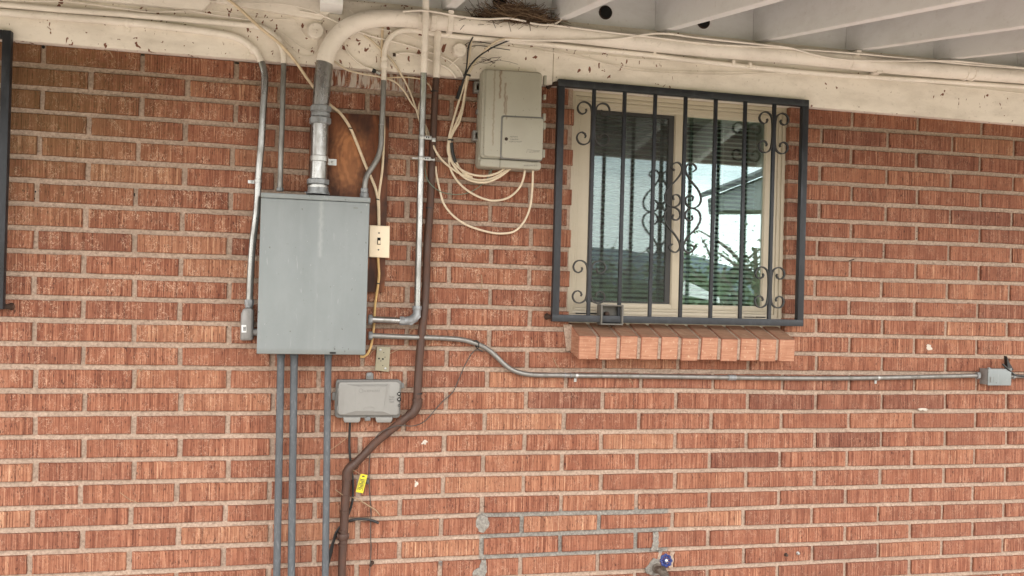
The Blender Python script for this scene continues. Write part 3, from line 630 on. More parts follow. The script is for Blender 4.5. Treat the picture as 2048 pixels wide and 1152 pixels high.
# ------------------------------------------------------------------ window
FD = -.050      # front of the vinyl frame, behind the brick face
win = thing('window', (1.4, .1, -.1), 'tan sliding window set back in the brick wall, left sash screened, right pane clear', 'window')
fx0, fx1 = WX0-.004+.0005, WX1+.003; fz0 = SILLZ+.012; fz1 = .776
wl0 = at(1177, 420, FD).x; wm0 = at(1345, 420, FD).x; wm1 = at(1371, 420, FD).x; wr1 = at(1527, 420, FD).x; wr2 = at(1558, 420, FD).x
wzt = at(1440, 238, FD).z; wzb = at(1440, 611, FD).z
fx1 = WX1+.003
print('window', wl0, wm0, wm1, wr1, wr2, wzt, wzb)
bm = NB()
def fr(x0, x1, z0, z1, t, ya, yb, bev=.002):
    box(bm, x0, x0+t, ya, yb, z0, z1, bev); box(bm, x1-t, x1, ya, yb, z0, z1, bev)
    box(bm, x0+t-.0005, x1-t+.0005, ya+.0003, yb, z0, z0+t, bev); box(bm, x0+t-.0005, x1-t+.0005, ya+.0003, yb, z1-t, z1, bev)
oz0 = wzb-.062; oz1 = fz1
fr(fx0, fx1, oz0, oz1, .016, .028, .2)          # outer fin
box(bm, fx0, fx1, .034, .2, SILLZ-.002, oz0-.0005)
fr(fx0+.0165, fx1-.0165, oz0+.0165, oz1-.0165, .014, .036, .2)
fr(fx0+.031, fx1-.031, oz0+.031, oz1-.031, .010, .042, .2)
link('window_frame', bm, M['vinyl'], win)
bm = NB(); box(bm, fx0+.01, fx1-.01, .0445, .18, wzt+.004, oz1-.035, .002); link('head_track', bm, M['vinyl'], win)
def sash(x0, x1, z0, z1, tl, tr, tt, tb, y0):
    bm = NB()
    for k, (ins, dy) in enumerate(((0, 0), (.008, .006))):
        a, b, c, d = x0+ins, x1-ins, z0+ins, z1-ins
        box(bm, a, x0+tl+k*.0+(.003 if k else 0), y0+dy, .2, c, d, .0015); box(bm, x1-tr-(.003 if k else 0), b, y0+dy, .2, c, d, .0015)
        box(bm, x0+tl, x1-tr, y0+dy+.0003, .2, c, z0+tb+(.003 if k else 0), .0015); box(bm, x0+tl, x1-tr, y0+dy+.0003, .2, z1-tt-(.003 if k else 0), d, .0015)
    return bm
ls = link('sash', sash(fx0+.0415, wm1-.012, oz0+.0415, oz1-.0415, wl0-fx0-.0445, wm1-.012-wm0-.003, oz1-.0415-wzt-.003, wzb-.003-oz0-.0415, .046), M['vinyl'], win, label='left sliding sash behind a dark insect screen')
rs = link('sash', sash(wm1-.0115, fx1-.0415, oz0+.0415, oz1-.0415, .0085, fx1-.0415-wr1-.003, oz1-.0415-wzt-.003, wzb-.003-oz0-.0415, .048), M['vinyl'], win, label='right fixed sash with clear glass')
bm = NB(); box(bm, wl0-.01, wm0+.01, GY, GY+.004, wzb-.01, wzt+.01); link('glass_pane', bm, M['glass'], ls, smooth=0)
bm = NB(); box(bm, wm1-.01, wr1+.01, GY-.002, GY+.002, wzb-.01, wzt+.01); link('glass_pane', bm, M['glass'], rs, smooth=0)
bm = NB(); zt, zb = wzt-.001, wzb+.001
box(bm, wl0+.001, wl0+.006, .0545, .0600, zb, zt); box(bm, wm0-.022, wm0-.001, .0545, .0600, zb, zt); box(bm, wl0+.006, wm0-.022, .0547, .0600, zb, zb+.006); box(bm, wl0+.006, wm0-.022, .0547, .0600, zt-.012, zt)
sf = link('screen_frame', bm, M['screenframe'], win, smooth=0)
bm = NB(); vs = [bm.verts.new(p) for p in ((wl0+.005, .0575, zb+.005), (wm0-.02, .0575, zb+.005), (wm0-.02, .0575, zt-.011), (wl0+.005, .0575, zt-.011))]; bm.faces.new(vs); link('insect_screen', bm, M['screen'], win, smooth=0)
bm = NB()
for a, b in ((1152, 1176), (1180, 1198), (1490, 1509), (1513, 1531)):
    p = at(a, 628 if a < 1300 else 634, .0).x; q = at(b, 630, .0).x
    pa = at(a, (626.5 if a < 1300 else 634), -.028); pb = at(b, (626.5 if a < 1300 else 634), -.028); box(bm, pa.x, pb.x, .0275, .034, pa.z-.002, pa.z+.0012)
link('weep_slot', bm, M['hole'], win, smooth=0)
# blinds inside
def blind(x0, x1, lab):
    b = thing('window_blind', (x0, .11, wzb), lab, 'window blind', 'blinds behind the two panes')
    bm = NB(); z = wzb-.005; k = 0
    while z < wzt+.01:
        vs = []
        for t in (0, .25, .5, .75, 1):
            y = .105+.024*t; dz = .0020*(1-(2*t-1)**2) + (.5-t)*.0105
            vs.append((bm.verts.new((x0, y, z-dz)), bm.verts.new((x1, y, z-dz+random.uniform(-.001, .001)))))
        for (a, c), (d, e) in zip(vs, vs[1:]): bm.faces.new((a, c, e, d))
        z += .0182; k += 1
    link('slats', bm, M['slat'], b, smooth=40)
    for f in (.12, .5, .88):
        x = x0+(x1-x0)*f; link('ladder_cord', T([(x, .103, wzb-.01), (x, .103, wzt+.01)], .0008, seg=5, smooth=False), M['slat'], b)
    box(bm := NB(), x0, x1, .10, .135, wzt+.002, wzt+.03); link('head_rail', bm, M['slat'], b)
blind(wl0-.03, wm0+.015, 'pale slatted blind hanging inside behind the screened left pane')
blind(wm1-.005, wr1+.03, 'pale slatted blind hanging inside behind the clear right pane')

# ------------------------------------------------------------------ window guards
def scroll_path(P, d): return [(p[0], -d, p[1]) for p in P]
def spiral(cx, cz, r0, r1, a0, a1, n=14):
    return [(cx+(r0+(r1-r0)*t)*math.cos(R(a0+(a1-a0)*t)), cz+(r0+(r1-r0)*t)*math.sin(R(a0+(a1-a0)*t))) for t in (k/n for k in range(n+1))]
def flatbar(P, w, t, d):
    """flat strip of width w (in depth) and thickness t following an XZ path"""
    Pv, _ = smoothpath([Vector((p[0], -d, p[1])) for p in P], .006)
    bm = NB(); rings = []
    for i, p in enumerate(Pv):
        tt = (Pv[min(i+1, len(Pv)-1)]-Pv[max(i-1, 0)]).normalized(); nn = Vector((-tt.z, 0, tt.x))
        rings.append([bm.verts.new(p+nn*t*a+Vector((0, w*b, 0))) for a, b in ((.5, .5), (-.5, .5), (-.5, -.5), (.5, -.5))])
    for a, b in zip(rings, rings[1:]):
        for k in range(4): bm.faces.new((a[k], a[(k+1) % 4], b[(k+1) % 4], b[k]))
    bm.faces.new(rings[0]); bm.faces.new(rings[-1][::-1]); bmesh.ops.recalc_face_normals(bm, faces=list(bm.faces)); return bm
def corner_scroll(xb, zc, s, d, par, h=.157, rad=.0285):
    off = .008; zt = zc+h/2-rad; zb = zc-h/2+rad; cx = xb+s*(off+rad)
    top = spiral(cx, zt, rad*.42, rad*.62, -60, 20, 4)[:0]
    def m(a): return a if s > 0 else 180-a
    P = []
    P += [(xb+s*(off+rad)+s*x, z) for x, z in []]
    # inner end of the upper curl -> over the top -> down the bar -> under -> inner end of the lower curl
    up = [(cx+s*rr*math.cos(R(a)), zt+rr*math.sin(R(a))) for a, rr in ((-210, rad*.26), (-170, rad*.34), (-120, rad*.42), (-75, rad*.55), (-30, rad*.70), (15, rad*.86), (60, rad*.97), (100, rad), (140, rad), (180, rad))]
    lo = [(x, 2*zc-z) for x, z in up][::-1]
    link('corner_scroll', flatbar(up+lo, .010, .0050, d), M['scroll'], par)
guard = thing('window_guard', (1.335, -.1, -.1), 'black welded iron security grille with scrolls standing in front of the window', 'window grille', 'black iron window guards')
gd0, gd1 = .034, .060
gx0, gx1, gz0, gz1 = (at(1115.5, 160, .06).x+at(1106, 644, .06).x)/2, (at(1618, 197, .06).x+at(1608, 652, .06).x)/2, (at(1106, 644, .06).z+at(1608, 652, .06).z)/2, (at(1115.5, 160, .06).z+at(1618, 197, .06).z)/2; gt = .0262
for nm, a in (('frame_rail', (gx0, gx1, gz1-gt, gz1)), ('frame_rail', (gx0, gx1, gz0, gz0+gt))):
    link(nm, bbox(a[0], a[1], -gd1, -gd0, a[2], a[3], .002), M['iron'], guard)
for nm, a in (('frame_stile', (gx0, gx0+gt, gz0+gt-.001, gz1-gt+.001)), ('frame_stile', (gx1-gt, gx1, gz0+gt-.001, gz1-gt+.001))):
    link(nm, bbox(a[0], a[1], -gd1+.0004, -gd0-.0004, a[2], a[3], .002), M['iron'], guard)
bxs = [(at(a, 410, .053).x) for a in (1183.2, 1244.7, 1306, 1367, 1427.5, 1486.7, 1545)]
for x in bxs: link('bar', bbox(x-.0065, x+.0065, -.0535, -.0405, gz0+gt-.002, gz1-gt+.002, .0012), M['iron'], guard)
dS = .047
zT = at(1189, 248, dS).z; zTr = at(1549, 266, dS).z; zB = at(1178, 564, dS).z
for xb, zc in ((bxs[0], zT), (bxs[0], zB), (bxs[-1], zTr), (bxs[-1], at(1541, 575, dS).z)):
    for s in (-1, 1): corner_scroll(xb, zc, s, dS, guard, .160, .0300)
cx = bxs[3]; PX = [(1349, 341), (1342.5, 334.7), (1346.6, 327.5), (1356, 325), (1363.5, 333), (1363, 343.7), (1353.4, 358.8), (1338, 375), (1330, 391.6), (1333, 406.6), (1346.6, 414.3), (1358, 409), (1361, 398), (1354.8, 389.5), (1346, 391.6), (1347.6, 400)]
Lh = []; c0 = at(1368.5, 375, dS)
for x, y in PX:
    p = at(x, y, dS); Lh.append((p.x-cx, p.z))
zmid = at(1367, 415.5, dS).z
for s in (1, -1):
    for m in (0, 1):
        link('heart_scroll', flatbar([(cx+s*(x-.0), (z if m == 0 else 2*zmid-z)) for x, z in Lh], .010, .0050, dS), M['scroll'], guard)
# lock housing on the bottom rail
bm = NB(); a = at(1205, 609, .085); b = at(1249, 651, .085)
for q in ((a.x, a.x+.006, b.z, a.z), (b.x-.006, b.x, b.z, a.z), (a.x+.005, b.x-.005, a.z-.006, a.z-.0005), (a.x+.005, b.x-.005, b.z+.0005, b.z+.006)): box(bm, q[0], q[1], -.072, -.022, q[2], q[3], .0015)
box(bm, a.x+.005, b.x-.005, -.026, -.022, b.z+.005, a.z-.006)
lk = link('lock_box', bm, M['lockiron'], guard)
bm = NB(); p = at(1214, 628, .04); lathe(bm, (p.x, -.026, p.z), (0, -1, 0), [(0, .009), (.018, .009), (.02, .006)], 16); link('keyhole', bm, M['darkrust'], lk)
def bracket(px, py, d, par, s=1):
    p = at(px, py, .0); bm = NB(); tube(bm, [(p.x, -.001, p.z), (p.x+.006*s, -.025, p.z), (p.x+.03*s, -.048, p.z+.002)], [.013, .008, .010], seg=8, flat=.8)
    screw(bm, Vector((p.x-.008*s, -.014, p.z)), .006)
    link('bracket', bm, M['darkrust'], par)
bracket(1096, 172, .04, guard); bracket(1093, 633, .04, guard)

g2 = thing('window_guard', (-1.25, -.1, -.1), 'edge of a second black iron grille at the far left of the wall', 'window grille', 'black iron window guards')
rx = at(22, 62, .06).x; z1 = at(15, 60, .06).z; z0 = at(10, 619, .06).z; ex = rx-1.0
link('frame_stile', bbox(rx-gt, rx, -gd1, -gd0, z0, z1, .003), M['iron'], g2); link('frame_stile', bbox(ex, ex+gt, -gd1, -gd0, z0, z1, .003), M['iron'], g2)
link('frame_rail', bbox(ex+gt, rx-gt, -gd1, -gd0, z1-gt, z1, .002), M['iron'], g2); link('frame_rail', bbox(ex+gt, rx-gt, -gd1, -gd0, z0, z0+gt, .002), M['iron'], g2)
for k in range(1, 7): x = ex+gt/2+k*(1.0-gt)/7; link('bar', bbox(x-.0065, x+.0065, -.0535, -.0405, z0+gt, z1-gt, .0012), M['iron'], g2)
bracket(38, 77, .04, g2, -1); bracket(24, 613, .04, g2, -1)
# ------------------------------------------------------------------ conduits
def ring(bm, p, ax, r, L, n=18, lip=0):
    ax = Vector(ax).normalized(); lathe(bm, Vector(p)-ax*L/2, ax, [(0, r*.93), (L*.12, r), (L*.88, r), (L, r*.93)], n)
def hexnut(bm, p, ax, r, L):
    ax = Vector(ax).normalized(); lathe(bm, Vector(p)-ax*L/2, ax, [(0, r*.92), (L*.15, r), (L*.85, r), (L, r*.92)], 8)
def strap(par, c, ax, r, tabdir, mat='zinc', tabL=.016, w=.011, wall_y=-.001, name='strap'):
    """one-hole strap: band round the pipe, tab against the wall with a screw"""
    c = Vector(c); ax = Vector(ax).normalized(); t = Vector(tabdir).normalized(); bm = NB()
    ring(bm, c, ax, r+.0016, w, 20)
    y0 = wall_y
    # foot running from the pipe flank to the wall, then the tab
    foot = c+t*(r+.0005); e = c+t*(r+tabL)
    def plate(a, b, ya, yb):
        q = ax*w/2; vs = [bm.verts.new(Vector((v.x, y, v.z))) for v, y in ((a-q, ya), (a+q, ya), (b+q, yb), (b-q, yb), (a-q, ya-.0018), (a+q, ya-.0018), (b+q, yb-.0018), (b-q, yb-.0018))]
        fs = [bm.faces.new([vs[i] for i in f]) for f in ((0, 1, 2, 3), (7, 6, 5, 4), (0, 4, 5, 1), (1, 5, 6, 2), (2, 6, 7, 3), (3, 7, 4, 0))]; bmesh.ops.recalc_face_normals(bm, faces=fs)
    plate(foot-t*.004, foot+t*.002, c.y, y0-.0005); plate(foot+t*.001, e, y0-.0008, y0-.0008)
    s = link(name, bm, M[mat], par)
    bm = NB(); screw(bm, Vector((((foot+e)/2).x, y0-.0026, ((foot+e)/2).z)), .0042); link('screw', bm, M['zinc'] if mat != 'pipepaint' else M['pipepaint'], s)
PD = .150     # how far the panel stands out

# --- thick service conduit: up from the panel, round the elbow, along the eave
svc = thing('service_conduit', at(637, 385, .085), 'thickest conduit, bare steel riser bending into a cream painted run under the eave', 'conduit')
d = .080
link('steel_riser', T(pts([(635.5, 388), (638, 330), (640, 250), (642, 205), (645, 165), (649, 126)], d), .0292, seg=28), M['emt'], svc)
link('painted_run', T(pts([(649, 126), (655, 104), (667, 82), (684, 63), (706, 49), (735, 40), (770, 36), (812, 37.5), (842, 40), (900, 46), (955, 52.5), (1040, 60.5), (1135, 68), (1250, 81.5), (1372, 94), (1614, 115), (1821, 136), (2048, 153), (2200, 166)], d), .0298, seg=28), M['pipepaint'], svc)
up = UP2.copy(); up.y = 0; up = Vector((0, 0, 1))
for px, py, r, L, k in ((641.5, 218, .0365, .022, 'h'), (641, 230, .0330, .016, 'r'), (640.5, 242, .0375, .024, 'h')):
    bm = NB(); (hexnut if k == 'h' else ring)(bm, at(px, py, d), up, r, L); link('coupling', bm, M['fitting'], svc)
bm = NB(); hexnut(bm, at(636, 364, d), up, .0385, .020); link('coupling', bm, M['fitting'], svc)
bm = NB(); ring(bm, at(636, 374, d), up, .0350, .008); link('coupling', bm, M['zinc'], svc)
bm = NB(); lathe(bm, at(636, 389, d), up, [(0, .040), (.006, .040), (.0065, .036), (.024, .0345)], 24); link('hub', bm, M['fitting'], svc)
for sx in (611.5, 656):
    bm = NB(); screw(bm, at(sx, 385, .07), .005, (0, 0, 1)); link('hub_screw', bm, M['zinc'], svc)
strap(svc, at(638.5, 318, d), up, .0295, (1, 0, 0), 'zinc', .030, .022, -.021)
rt = Vector((1, 0, -.012))
def along(a, b): return at(*a, d)-at(*b, d)
for px, py, r, L in ((841, 40, .0345, .020), (866, 42.5, .0365, .022)):
    bm = NB(); hexnut(bm, at(px, py, d), (1, 0, 0), r, L); link('coupling', bm, M['pipepaint'], svc)
bm = NB(); ring(bm, at(812, 37.5, d), (1, 0, 0), .0308, .004); link('coupling', bm, M['pipepaint'], svc)
bm = NB(); box(bm, at(894, 46, d).x, at(905, 46, d).x, -d-.033, -.036, at(900, 46, d).z-.036, at(900, 46, d).z+.036, .002); link('strap', bm, M['pipepaint'], svc)
for px, py in ((1699, 123.5), (1930, 145), (1944, 146.5)):
    bm = NB(); ring(bm, at(px, py, d), (1, 0, 0), .0325, .010 if px > 1700 else .004); link('coupling', bm, M['pipepaint'], svc)
bm = NB(); p = at(1709, 110, d); box(bm, p.x-.010, p.x+.010, -.112, -.036, p.z-.006, p.z+.012, .002); link('strap', bm, M['pipepaint'], svc)
bm = NB(); p = at(1756, 143, d); box(bm, p.x-.012, p.x+.012, -.095, -.036, p.z-.008, p.z+.004, .002); link('strap', bm, M['pipepaint'], svc)

# --- outer left conduit, ending in the small casting
c1 = thing('conduit', at(497, 600, .035), 'outermost left conduit, cream along the eave then bare steel down to the small grey casting', 'conduit', 'thin wall conduits')
e = .047
link('painted_run', T([at(-160, 10, e)]+pts([(0, 24.5), (120, 34), (250, 44.5), (340, 54), (425, 65), (455, 70), (480, 78), (502, 93), (516, 109), (522.5, 124)], e), .0122, seg=16), M['pipepaint'], c1)
link('steel_run', T(pts([(522.5, 124, e), (528, 142, e), (529.5, 165, e), (526, 220, .045), (522.5, 287, .043), (517, 352, .04), (514, 415, .038), (505, 490, .036), (500.5, 560, .035), (499, 602, .035)]), .0120, seg=16), M['emt'], c1)
bm = NB(); ring(bm, at(508, 99, e), at(512, 104, e)-at(502, 92, e), .0138, .022); link('coupling', bm, M['pipepaint'], c1)
bm = NB(); hexnut(bm, at(498.5, 605, .035), up, .0165, .020); ring(bm, at(498, 612, .035), up, .0135, .012); link('connector', bm, M['fitting'], c1)
strap(c1, at(254, 45, e), (1, 0, -.05), .0122, (0, 0, -1), 'pipepaint', .018, .014, -.036)
strap(c1, at(516, 362, .039), up, .012, (-1, 0, 0), 'zinc', .024, .011, -.001)
strap(c1, at(507, 98, e), (.6, 0, -.6), .0125, (-.7, 0, -.7), 'pipepaint', .020, .012, -.036)
bm = NB(); P = [(481.5, 628), (486, 618), (493, 615), (502, 616), (506.5, 620), (505.5, 679), (502, 681), (484, 681.5), (480, 679)]
prism(bm, quad(P, .056), .006, .056, .007, 3); body = link('conduit_body', bm, M['lb'], c1)
bm = NB(); P = [(484, 631), (488, 622), (494, 620), (501, 621), (503, 624), (502, 674), (499, 677), (486, 677.5), (483, 676)]; prism(bm, quad(P, .058), .0555, .0585, .001); link('cover_plate', bm, M['lb'], body)
bm = NB(); prism(bm, quad([(483, 650), (492.5, 650), (493, 665), (483.3, 665)], .059), .0583, .0595); st = link('sticker', bm, M['white'], body, smooth=0)
bm = NB()
for k, xx in enumerate((486.2, 487.8, 489.3, 490.6)): prism(bm, quad([(xx, 653.5), (xx+.8, 653.5), (xx+.9, 662), (xx+.1, 662)], .060), .0594, .0600)
link('print_bars', bm, M['ink'], st, smooth=0)
link('side_nipple', T([at(500, 664, .035), at(521, 664.5, .035)], .0125, smooth=False), M['lb'], c1)

# --- second conduit, into the top of the panel
c2 = thing('conduit', at(560, 380, .035), 'second conduit from the left, dropping from the cream eave run into the panel top', 'conduit', 'thin wall conduits')
e = .052
link('painted_run', T([at(-160, -2, e)]+pts([(0, 9), (120, 19.5), (250, 29), (400, 41.5), (480, 49), (512, 52), (536, 61), (553, 76), (563, 94), (567, 112), (567.5, 127)], e), .0100, seg=14), M['pipepaint'], c2)
link('steel_run', T(pts([(567.5, 127, e), (566, 175, .05), (564.5, 240, .048), (562, 300, .045), (560, 382, .040)]), .0092, seg=14), M['emtdull'], c2)
bm = NB(); ring(bm, at(556, 80, e), at(561, 89, e)-at(551, 72, e), .0118, .018); link('coupling', bm, M['pipepaint'], c2)
bm = NB(); hexnut(bm, at(560, 379, .04), up, .0125, .012); link('connector', bm, M['fitting'], c2)

# --- conduit with the kick, right of the thick riser
c5 = thing('conduit', at(729, 393, .07), 'thin conduit with an S-bend entering the panel top, right of the thick riser', 'conduit', 'thin wall conduits')
e = .050
link('painted_run', T([at(2200, 187, e)]+pts([(2048, 174), (1821, 159), (1614, 145), (1372, 119), (1310, 111), (1130, 93), (1035, 83), (947, 76), (880, 69), (845, 63), (812, 60), (791, 66), (777, 80), (770, 99), (768.5, 125), (767.5, 161)], e), .0095, seg=14), M['pipepaint'], c5)
link('steel_run', T(pts([(767.5, 161, e), (765.5, 215, e), (763, 262, e), (762, 290, .052), (756, 314, .056), (746, 332, .060), (736, 347, .064), (731, 360, .068), (729, 380, .070)]), .0097, seg=14), M['emtdull'], c5)
bm = NB(); ring(bm, at(769, 118, e), up, .0120, .012); ring(bm, at(768.5, 130, e), up, .0135, .020); link('coupling', bm, M['pipepaint'], c5)
bm = NB(); ring(bm, at(763.2, 250, e), up, .0108, .004); link('coupling', bm, M['emt'], c5)
bm = NB(); hexnut(bm, at(728.5, 381, .07), up, .0135, .016); hexnut(bm, at(728.5, 391, .07), up, .0155, .018); link('connector', bm, M['fitting'], c5)
for px, py in ((1035, 76), (1309, 101), (1466, 126), (1500, 131)):
    bm = NB(); p = at(px, py, .055); box(bm, p.x-.006, p.x+.006, -.062, -.036, p.z-.012, p.z+.010, .001); link('strap', bm, M['pipepaint'], c5)

# --- conduit crossing the thick run and turning into the panel's right side
c6 = thing('conduit', at(834, 640, .05), 'straight conduit crossing before the cream run, with an angled elbow into the panel side', 'conduit', 'thin wall conduits')
link('painted_run', T(pts([(852, -40, .13), (851.8, 0, .13), (851.5, 40, .127), (850, 75, .115), (849, 100, .100), (847.5, 145, .075)]), .0115, seg=16), M['pipepaint'], c6)
link('steel_run', T(pts([(847.5, 145, .075), (846, 200, .060), (844, 260, .052), (841, 365, .050), (838, 480, .050), (834.5, 614, .050)]), .0115, seg=16), M['emt'], c6)
bm = NB(); hexnut(bm, at(834, 616, .05), up, .0165, .016); link('connector', bm, M['fitting'], c6)
bm = NB(); tube(bm, pts([(834, 618, .05), (833.5, 629, .05), (829, 636, .05), (821, 641, .05), (808, 642, .05)]), [.0140, .0150, .0165, .0165, .0145], seg=18)
prism(bm, quad([(829, 628), (841.5, 632), (840.5, 635), (822, 651), (816, 649)], .052), .038, .062, .003); link('angled_elbow', bm, M['fitting'], c6)
bm = NB(); hexnut(bm, at(804, 641.5, .05), (1, 0, 0), .0165, .018); link('connector', bm, M['fitting'], c6)
link('nipple', T([at(741, 638.5, .05), at(803, 641.5, .05)], .0118, smooth=False, seg=18), M['emt'], c6)
bm = NB(); hexnut(bm, at(740.5, 639, .05), (1, 0, 0), .0180, .014); link('connector', bm, M['fitting'], c6)
for (px, py) in ((844, 275), (842.5, 317)):
    p = at(px, py, .05); bm = NB(); ring(bm, p, up, .0135, .014); box(bm, p.x+.008, p.x+.034, -.058, -.044, p.z-.007, p.z+.007, .0015)
    if py > 300: box(bm, p.x-.032, p.x-.008, -.054, -.050, p.z-.003, p.z+.002, .0005); lathe(bm, (p.x+.030, -.051, p.z-.002), (1, 0, 0), [(0, .004), (.014, .004), (.0141, .006), (.018, .006)], 10)
    else: box(bm, p.x+.036, p.x+.05, -.046, -.034, p.z-.012, p.z+.003, .001)
    cl = link('clamp', bm, M['zinc'], c6)
    bm = NB()
    for dx in (.013, .021): box(bm, p.x+dx, p.x+dx+.004, -.0586, -.0575, p.z-.003, p.z+.003)
    link('slot', bm, M['hole'], cl, smooth=0)

# --- brown pipe
bp = thing('brown_pipe', at(684, 1150, .03), 'rusty brown painted pipe running down the wall with two angled bends, cream at its top', 'pipe')
dd = .034
link('painted_top', T(pts([(876, 55), (875, 80), (872.5, 156)], dd+.02), .0128, seg=16), M['pipepaint'], bp)
link('upper_pipe', T(pts([(872.5, 156, dd+.02), (870, 190, dd+.012), (866.5, 270, dd), (864, 315, dd), (860, 415, dd), (854.5, 490, dd), (850, 605, dd), (842, 680, dd), (836, 765, dd), (834.5, 798, dd)]), [.0122, .0122, .0125, .0128, .0138, .0142, .0145, .0148, .0148, .0148], seg=18), M['rust'], bp)
link('elbow', T(pts([(835, 797, dd), (834, 812, dd), (828, 823, dd), (817, 832, dd)]), [.0178, .0180, .0180, .0176], seg=18), M['rust'], bp)
link('slanted_pipe', T(pts([(820, 829, dd), (750, 886, dd), (704, 934, dd)]), .0146, seg=18, smooth=False), M['rust'], bp)
link('elbow', T(pts([(712, 926, dd), (700, 936, dd), (694.5, 945, dd), (694, 960, dd)]), [.0176, .0180, .0180, .0174], seg=18), M['rust'], bp)
link('lower_pipe', T(pts([(694, 956, dd), (691, 990, dd), (688, 1058, dd), (684.5, 1120, dd), (683, 1175, dd), (679, 1450, dd)]), [.0150, .0152, .0150, .0140, .0140, .0140], seg=18), M['rust'], bp)
for px, py, r, L in ((834.6, 800, .0190, .006), (820.5, 829.5, .0185, .006), (708, 930, .0190, .006), (694, 958, .0184, .006), (691, 990, .0165, .004), (689, 1022, .0170, .006), (686.5, 1061, .0172, .006), (686, 1073, .0195, .022), (685, 1089, .0165, .006)):
    bm = NB(); ax = up if px not in (820.5, 708) else at(820, 829, dd)-at(750, 886, dd); ring(bm, at(px, py, dd), ax, r, L); link('collar', bm, M['rust'], bp)
link('lug', T([at(674, 1071, dd), at(698, 1071, dd)], .009, smooth=False, seg=8), M['rust'], bp)
for px, py, r in ((869.5, 183, .0140), (859, 416, .0148), (836.5, 787, .0158)):
    bm = NB(); ring(bm, at(px, py, dd if py > 200 else dd+.014), up, r, .004); tag(link('cable_tie', bm, M['black'], smooth=30), {183: 'black tie round the brown pipe just below its cream top', 416: 'black tie round the brown pipe left of the looping cables', 787: 'black tie round the brown pipe just above its upper bend'}[py], 'cable tie', 'black ties on the brown pipe')

# --- long horizontal conduit under the window
c8 = thing('conduit', at(1400, 757, .02), 'long horizontal bare conduit passing under the window sill to the junction box', 'conduit', 'thin wall conduits')
link('long_run', T(pts([(741, 671, .05), (815, 674, .04), (890, 676.5, .03), (927, 680, .024), (952, 687, .022), (968, 694, .022), (985, 706, .022), (1007, 727, .022), (1024, 739.5, .022), (1052, 748, .02), (1129, 750.5, .018), (1250, 752, .018), (1360, 753.5, .018), (1500, 755.5, .018), (1640, 756.5, .018), (1760, 755.5, .018), (1870, 753, .022), (1958, 751, .028)]), .0093, seg=14), M['emtdull'], c8)
bm = NB(); hexnut(bm, at(741, 671, .05), (1, 0, 0), .0150, .014); link('connector', bm, M['fitting'], c8)
bm = NB()
for px in (1457.5, 1463.5, 1469.5): ring(bm, at(px, 755, .018), (1, 0, 0), .0120, .006)
ring(bm, at(1463, 755, .018), (1, 0, 0), .0108, .03); link('coupling', bm, M['fitting'], c8)
for px in (1130, 1141): bm = NB(); ring(bm, at(px, 750.7, .018), (1, 0, 0), .0106, .004); link('coupling', bm, M['fitting'], c8)
strap(c8, at(1153, 751, .018), (1, 0, 0), .0093, (0, 0, -1), 'zinc', .016, .010)
strap(c8, at(1756, 755.7, .018), (1, 0, 0), .0093, (0, 0, -1), 'zinc', .016, .010)
bm = NB(); hexnut(bm, at(1955, 751, .028), (1, 0, 0), .0155, .012); link('connector', bm, M['fitting'], c8)

# --- three conduits dropping from the panel
for k, (xt, xb, w, lab) in enumerate(((562, 553.5, .0125, 'left one of the three grey conduits dropping from the panel bottom'), (588.5, 582.5, .0125, 'middle one of the three grey conduits dropping from the panel bottom'), (656.5, 650.5, .0118, 'grey conduit dropping alone from the panel bottom on the right, nearest the brown pipe'))):
    a = at(xt, 705, .06); b = at(xb, 1150, .06); ext = b+(b-a)*.55
    o = thing('conduit', (b.x, -.06, b.z), lab, 'conduit', 'dull grey conduits below the panel')
    link('steel_run', T([a, a.lerp(b, .3), a.lerp(b, .7), b, ext], w, seg=16), M['rigid'], o)
    bm = NB(); ring(bm, a+(b-a).normalized()*.012, b-a, w+.0018, .012); link('connector', bm, M['rigid'], o)

# ------------------------------------------------------------------ electrical panel
pan = thing('electrical_panel', (-.017, -.075, -.23), 'large grey steel electrical panel, streaked paint, thick conduit rising from its top', 'electrical panel')
px0, px1, pz0, pz1 = -.1965, .1615, -.2295, .3085
link('cabinet', bbox(px0+.004, px1-.002, -.128, -.004, pz0+.004, pz1-.006, .002), M['panel'], pan)
link('top_hood', bbox(px0-.0005, px1+.0025, -.152, -.06, pz1-.017, pz1, .0025), M['panel'], pan)
door = link('door', bbox(px0, px1, -.1495, -.1285, pz0, pz1-.0178, .0035, 3), M['panel'], pan)
bm = NB(); a = at(660, 704, .150); b = at(671.5, 707.5, .150); box(bm, a.x, b.x, -.1508, -.148, b.z, a.z); link('latch_slot', bm, M['hole'], door, smooth=0)
bm = NB(); a = at(707, 415, .150); b = at(716, 417, .150); box(bm, a.x, b.x, -.1502, -.148, b.z, a.z); link('scuff', bm, M['taupe2'], door, smooth=0)
# ------------------------------------------------------------------ wooden board
wb = link('backing_board', bbox(at(615.5, 400, .02).x, at(774, 400, .02).x, -.0205, .0, at(770, 584.5, .02).z, at(700, 227, .02).z, .001), M['wood'])
tag(wb, 'dark stained wooden board fixed to the bricks behind the grey panel and thick riser', 'wooden board')

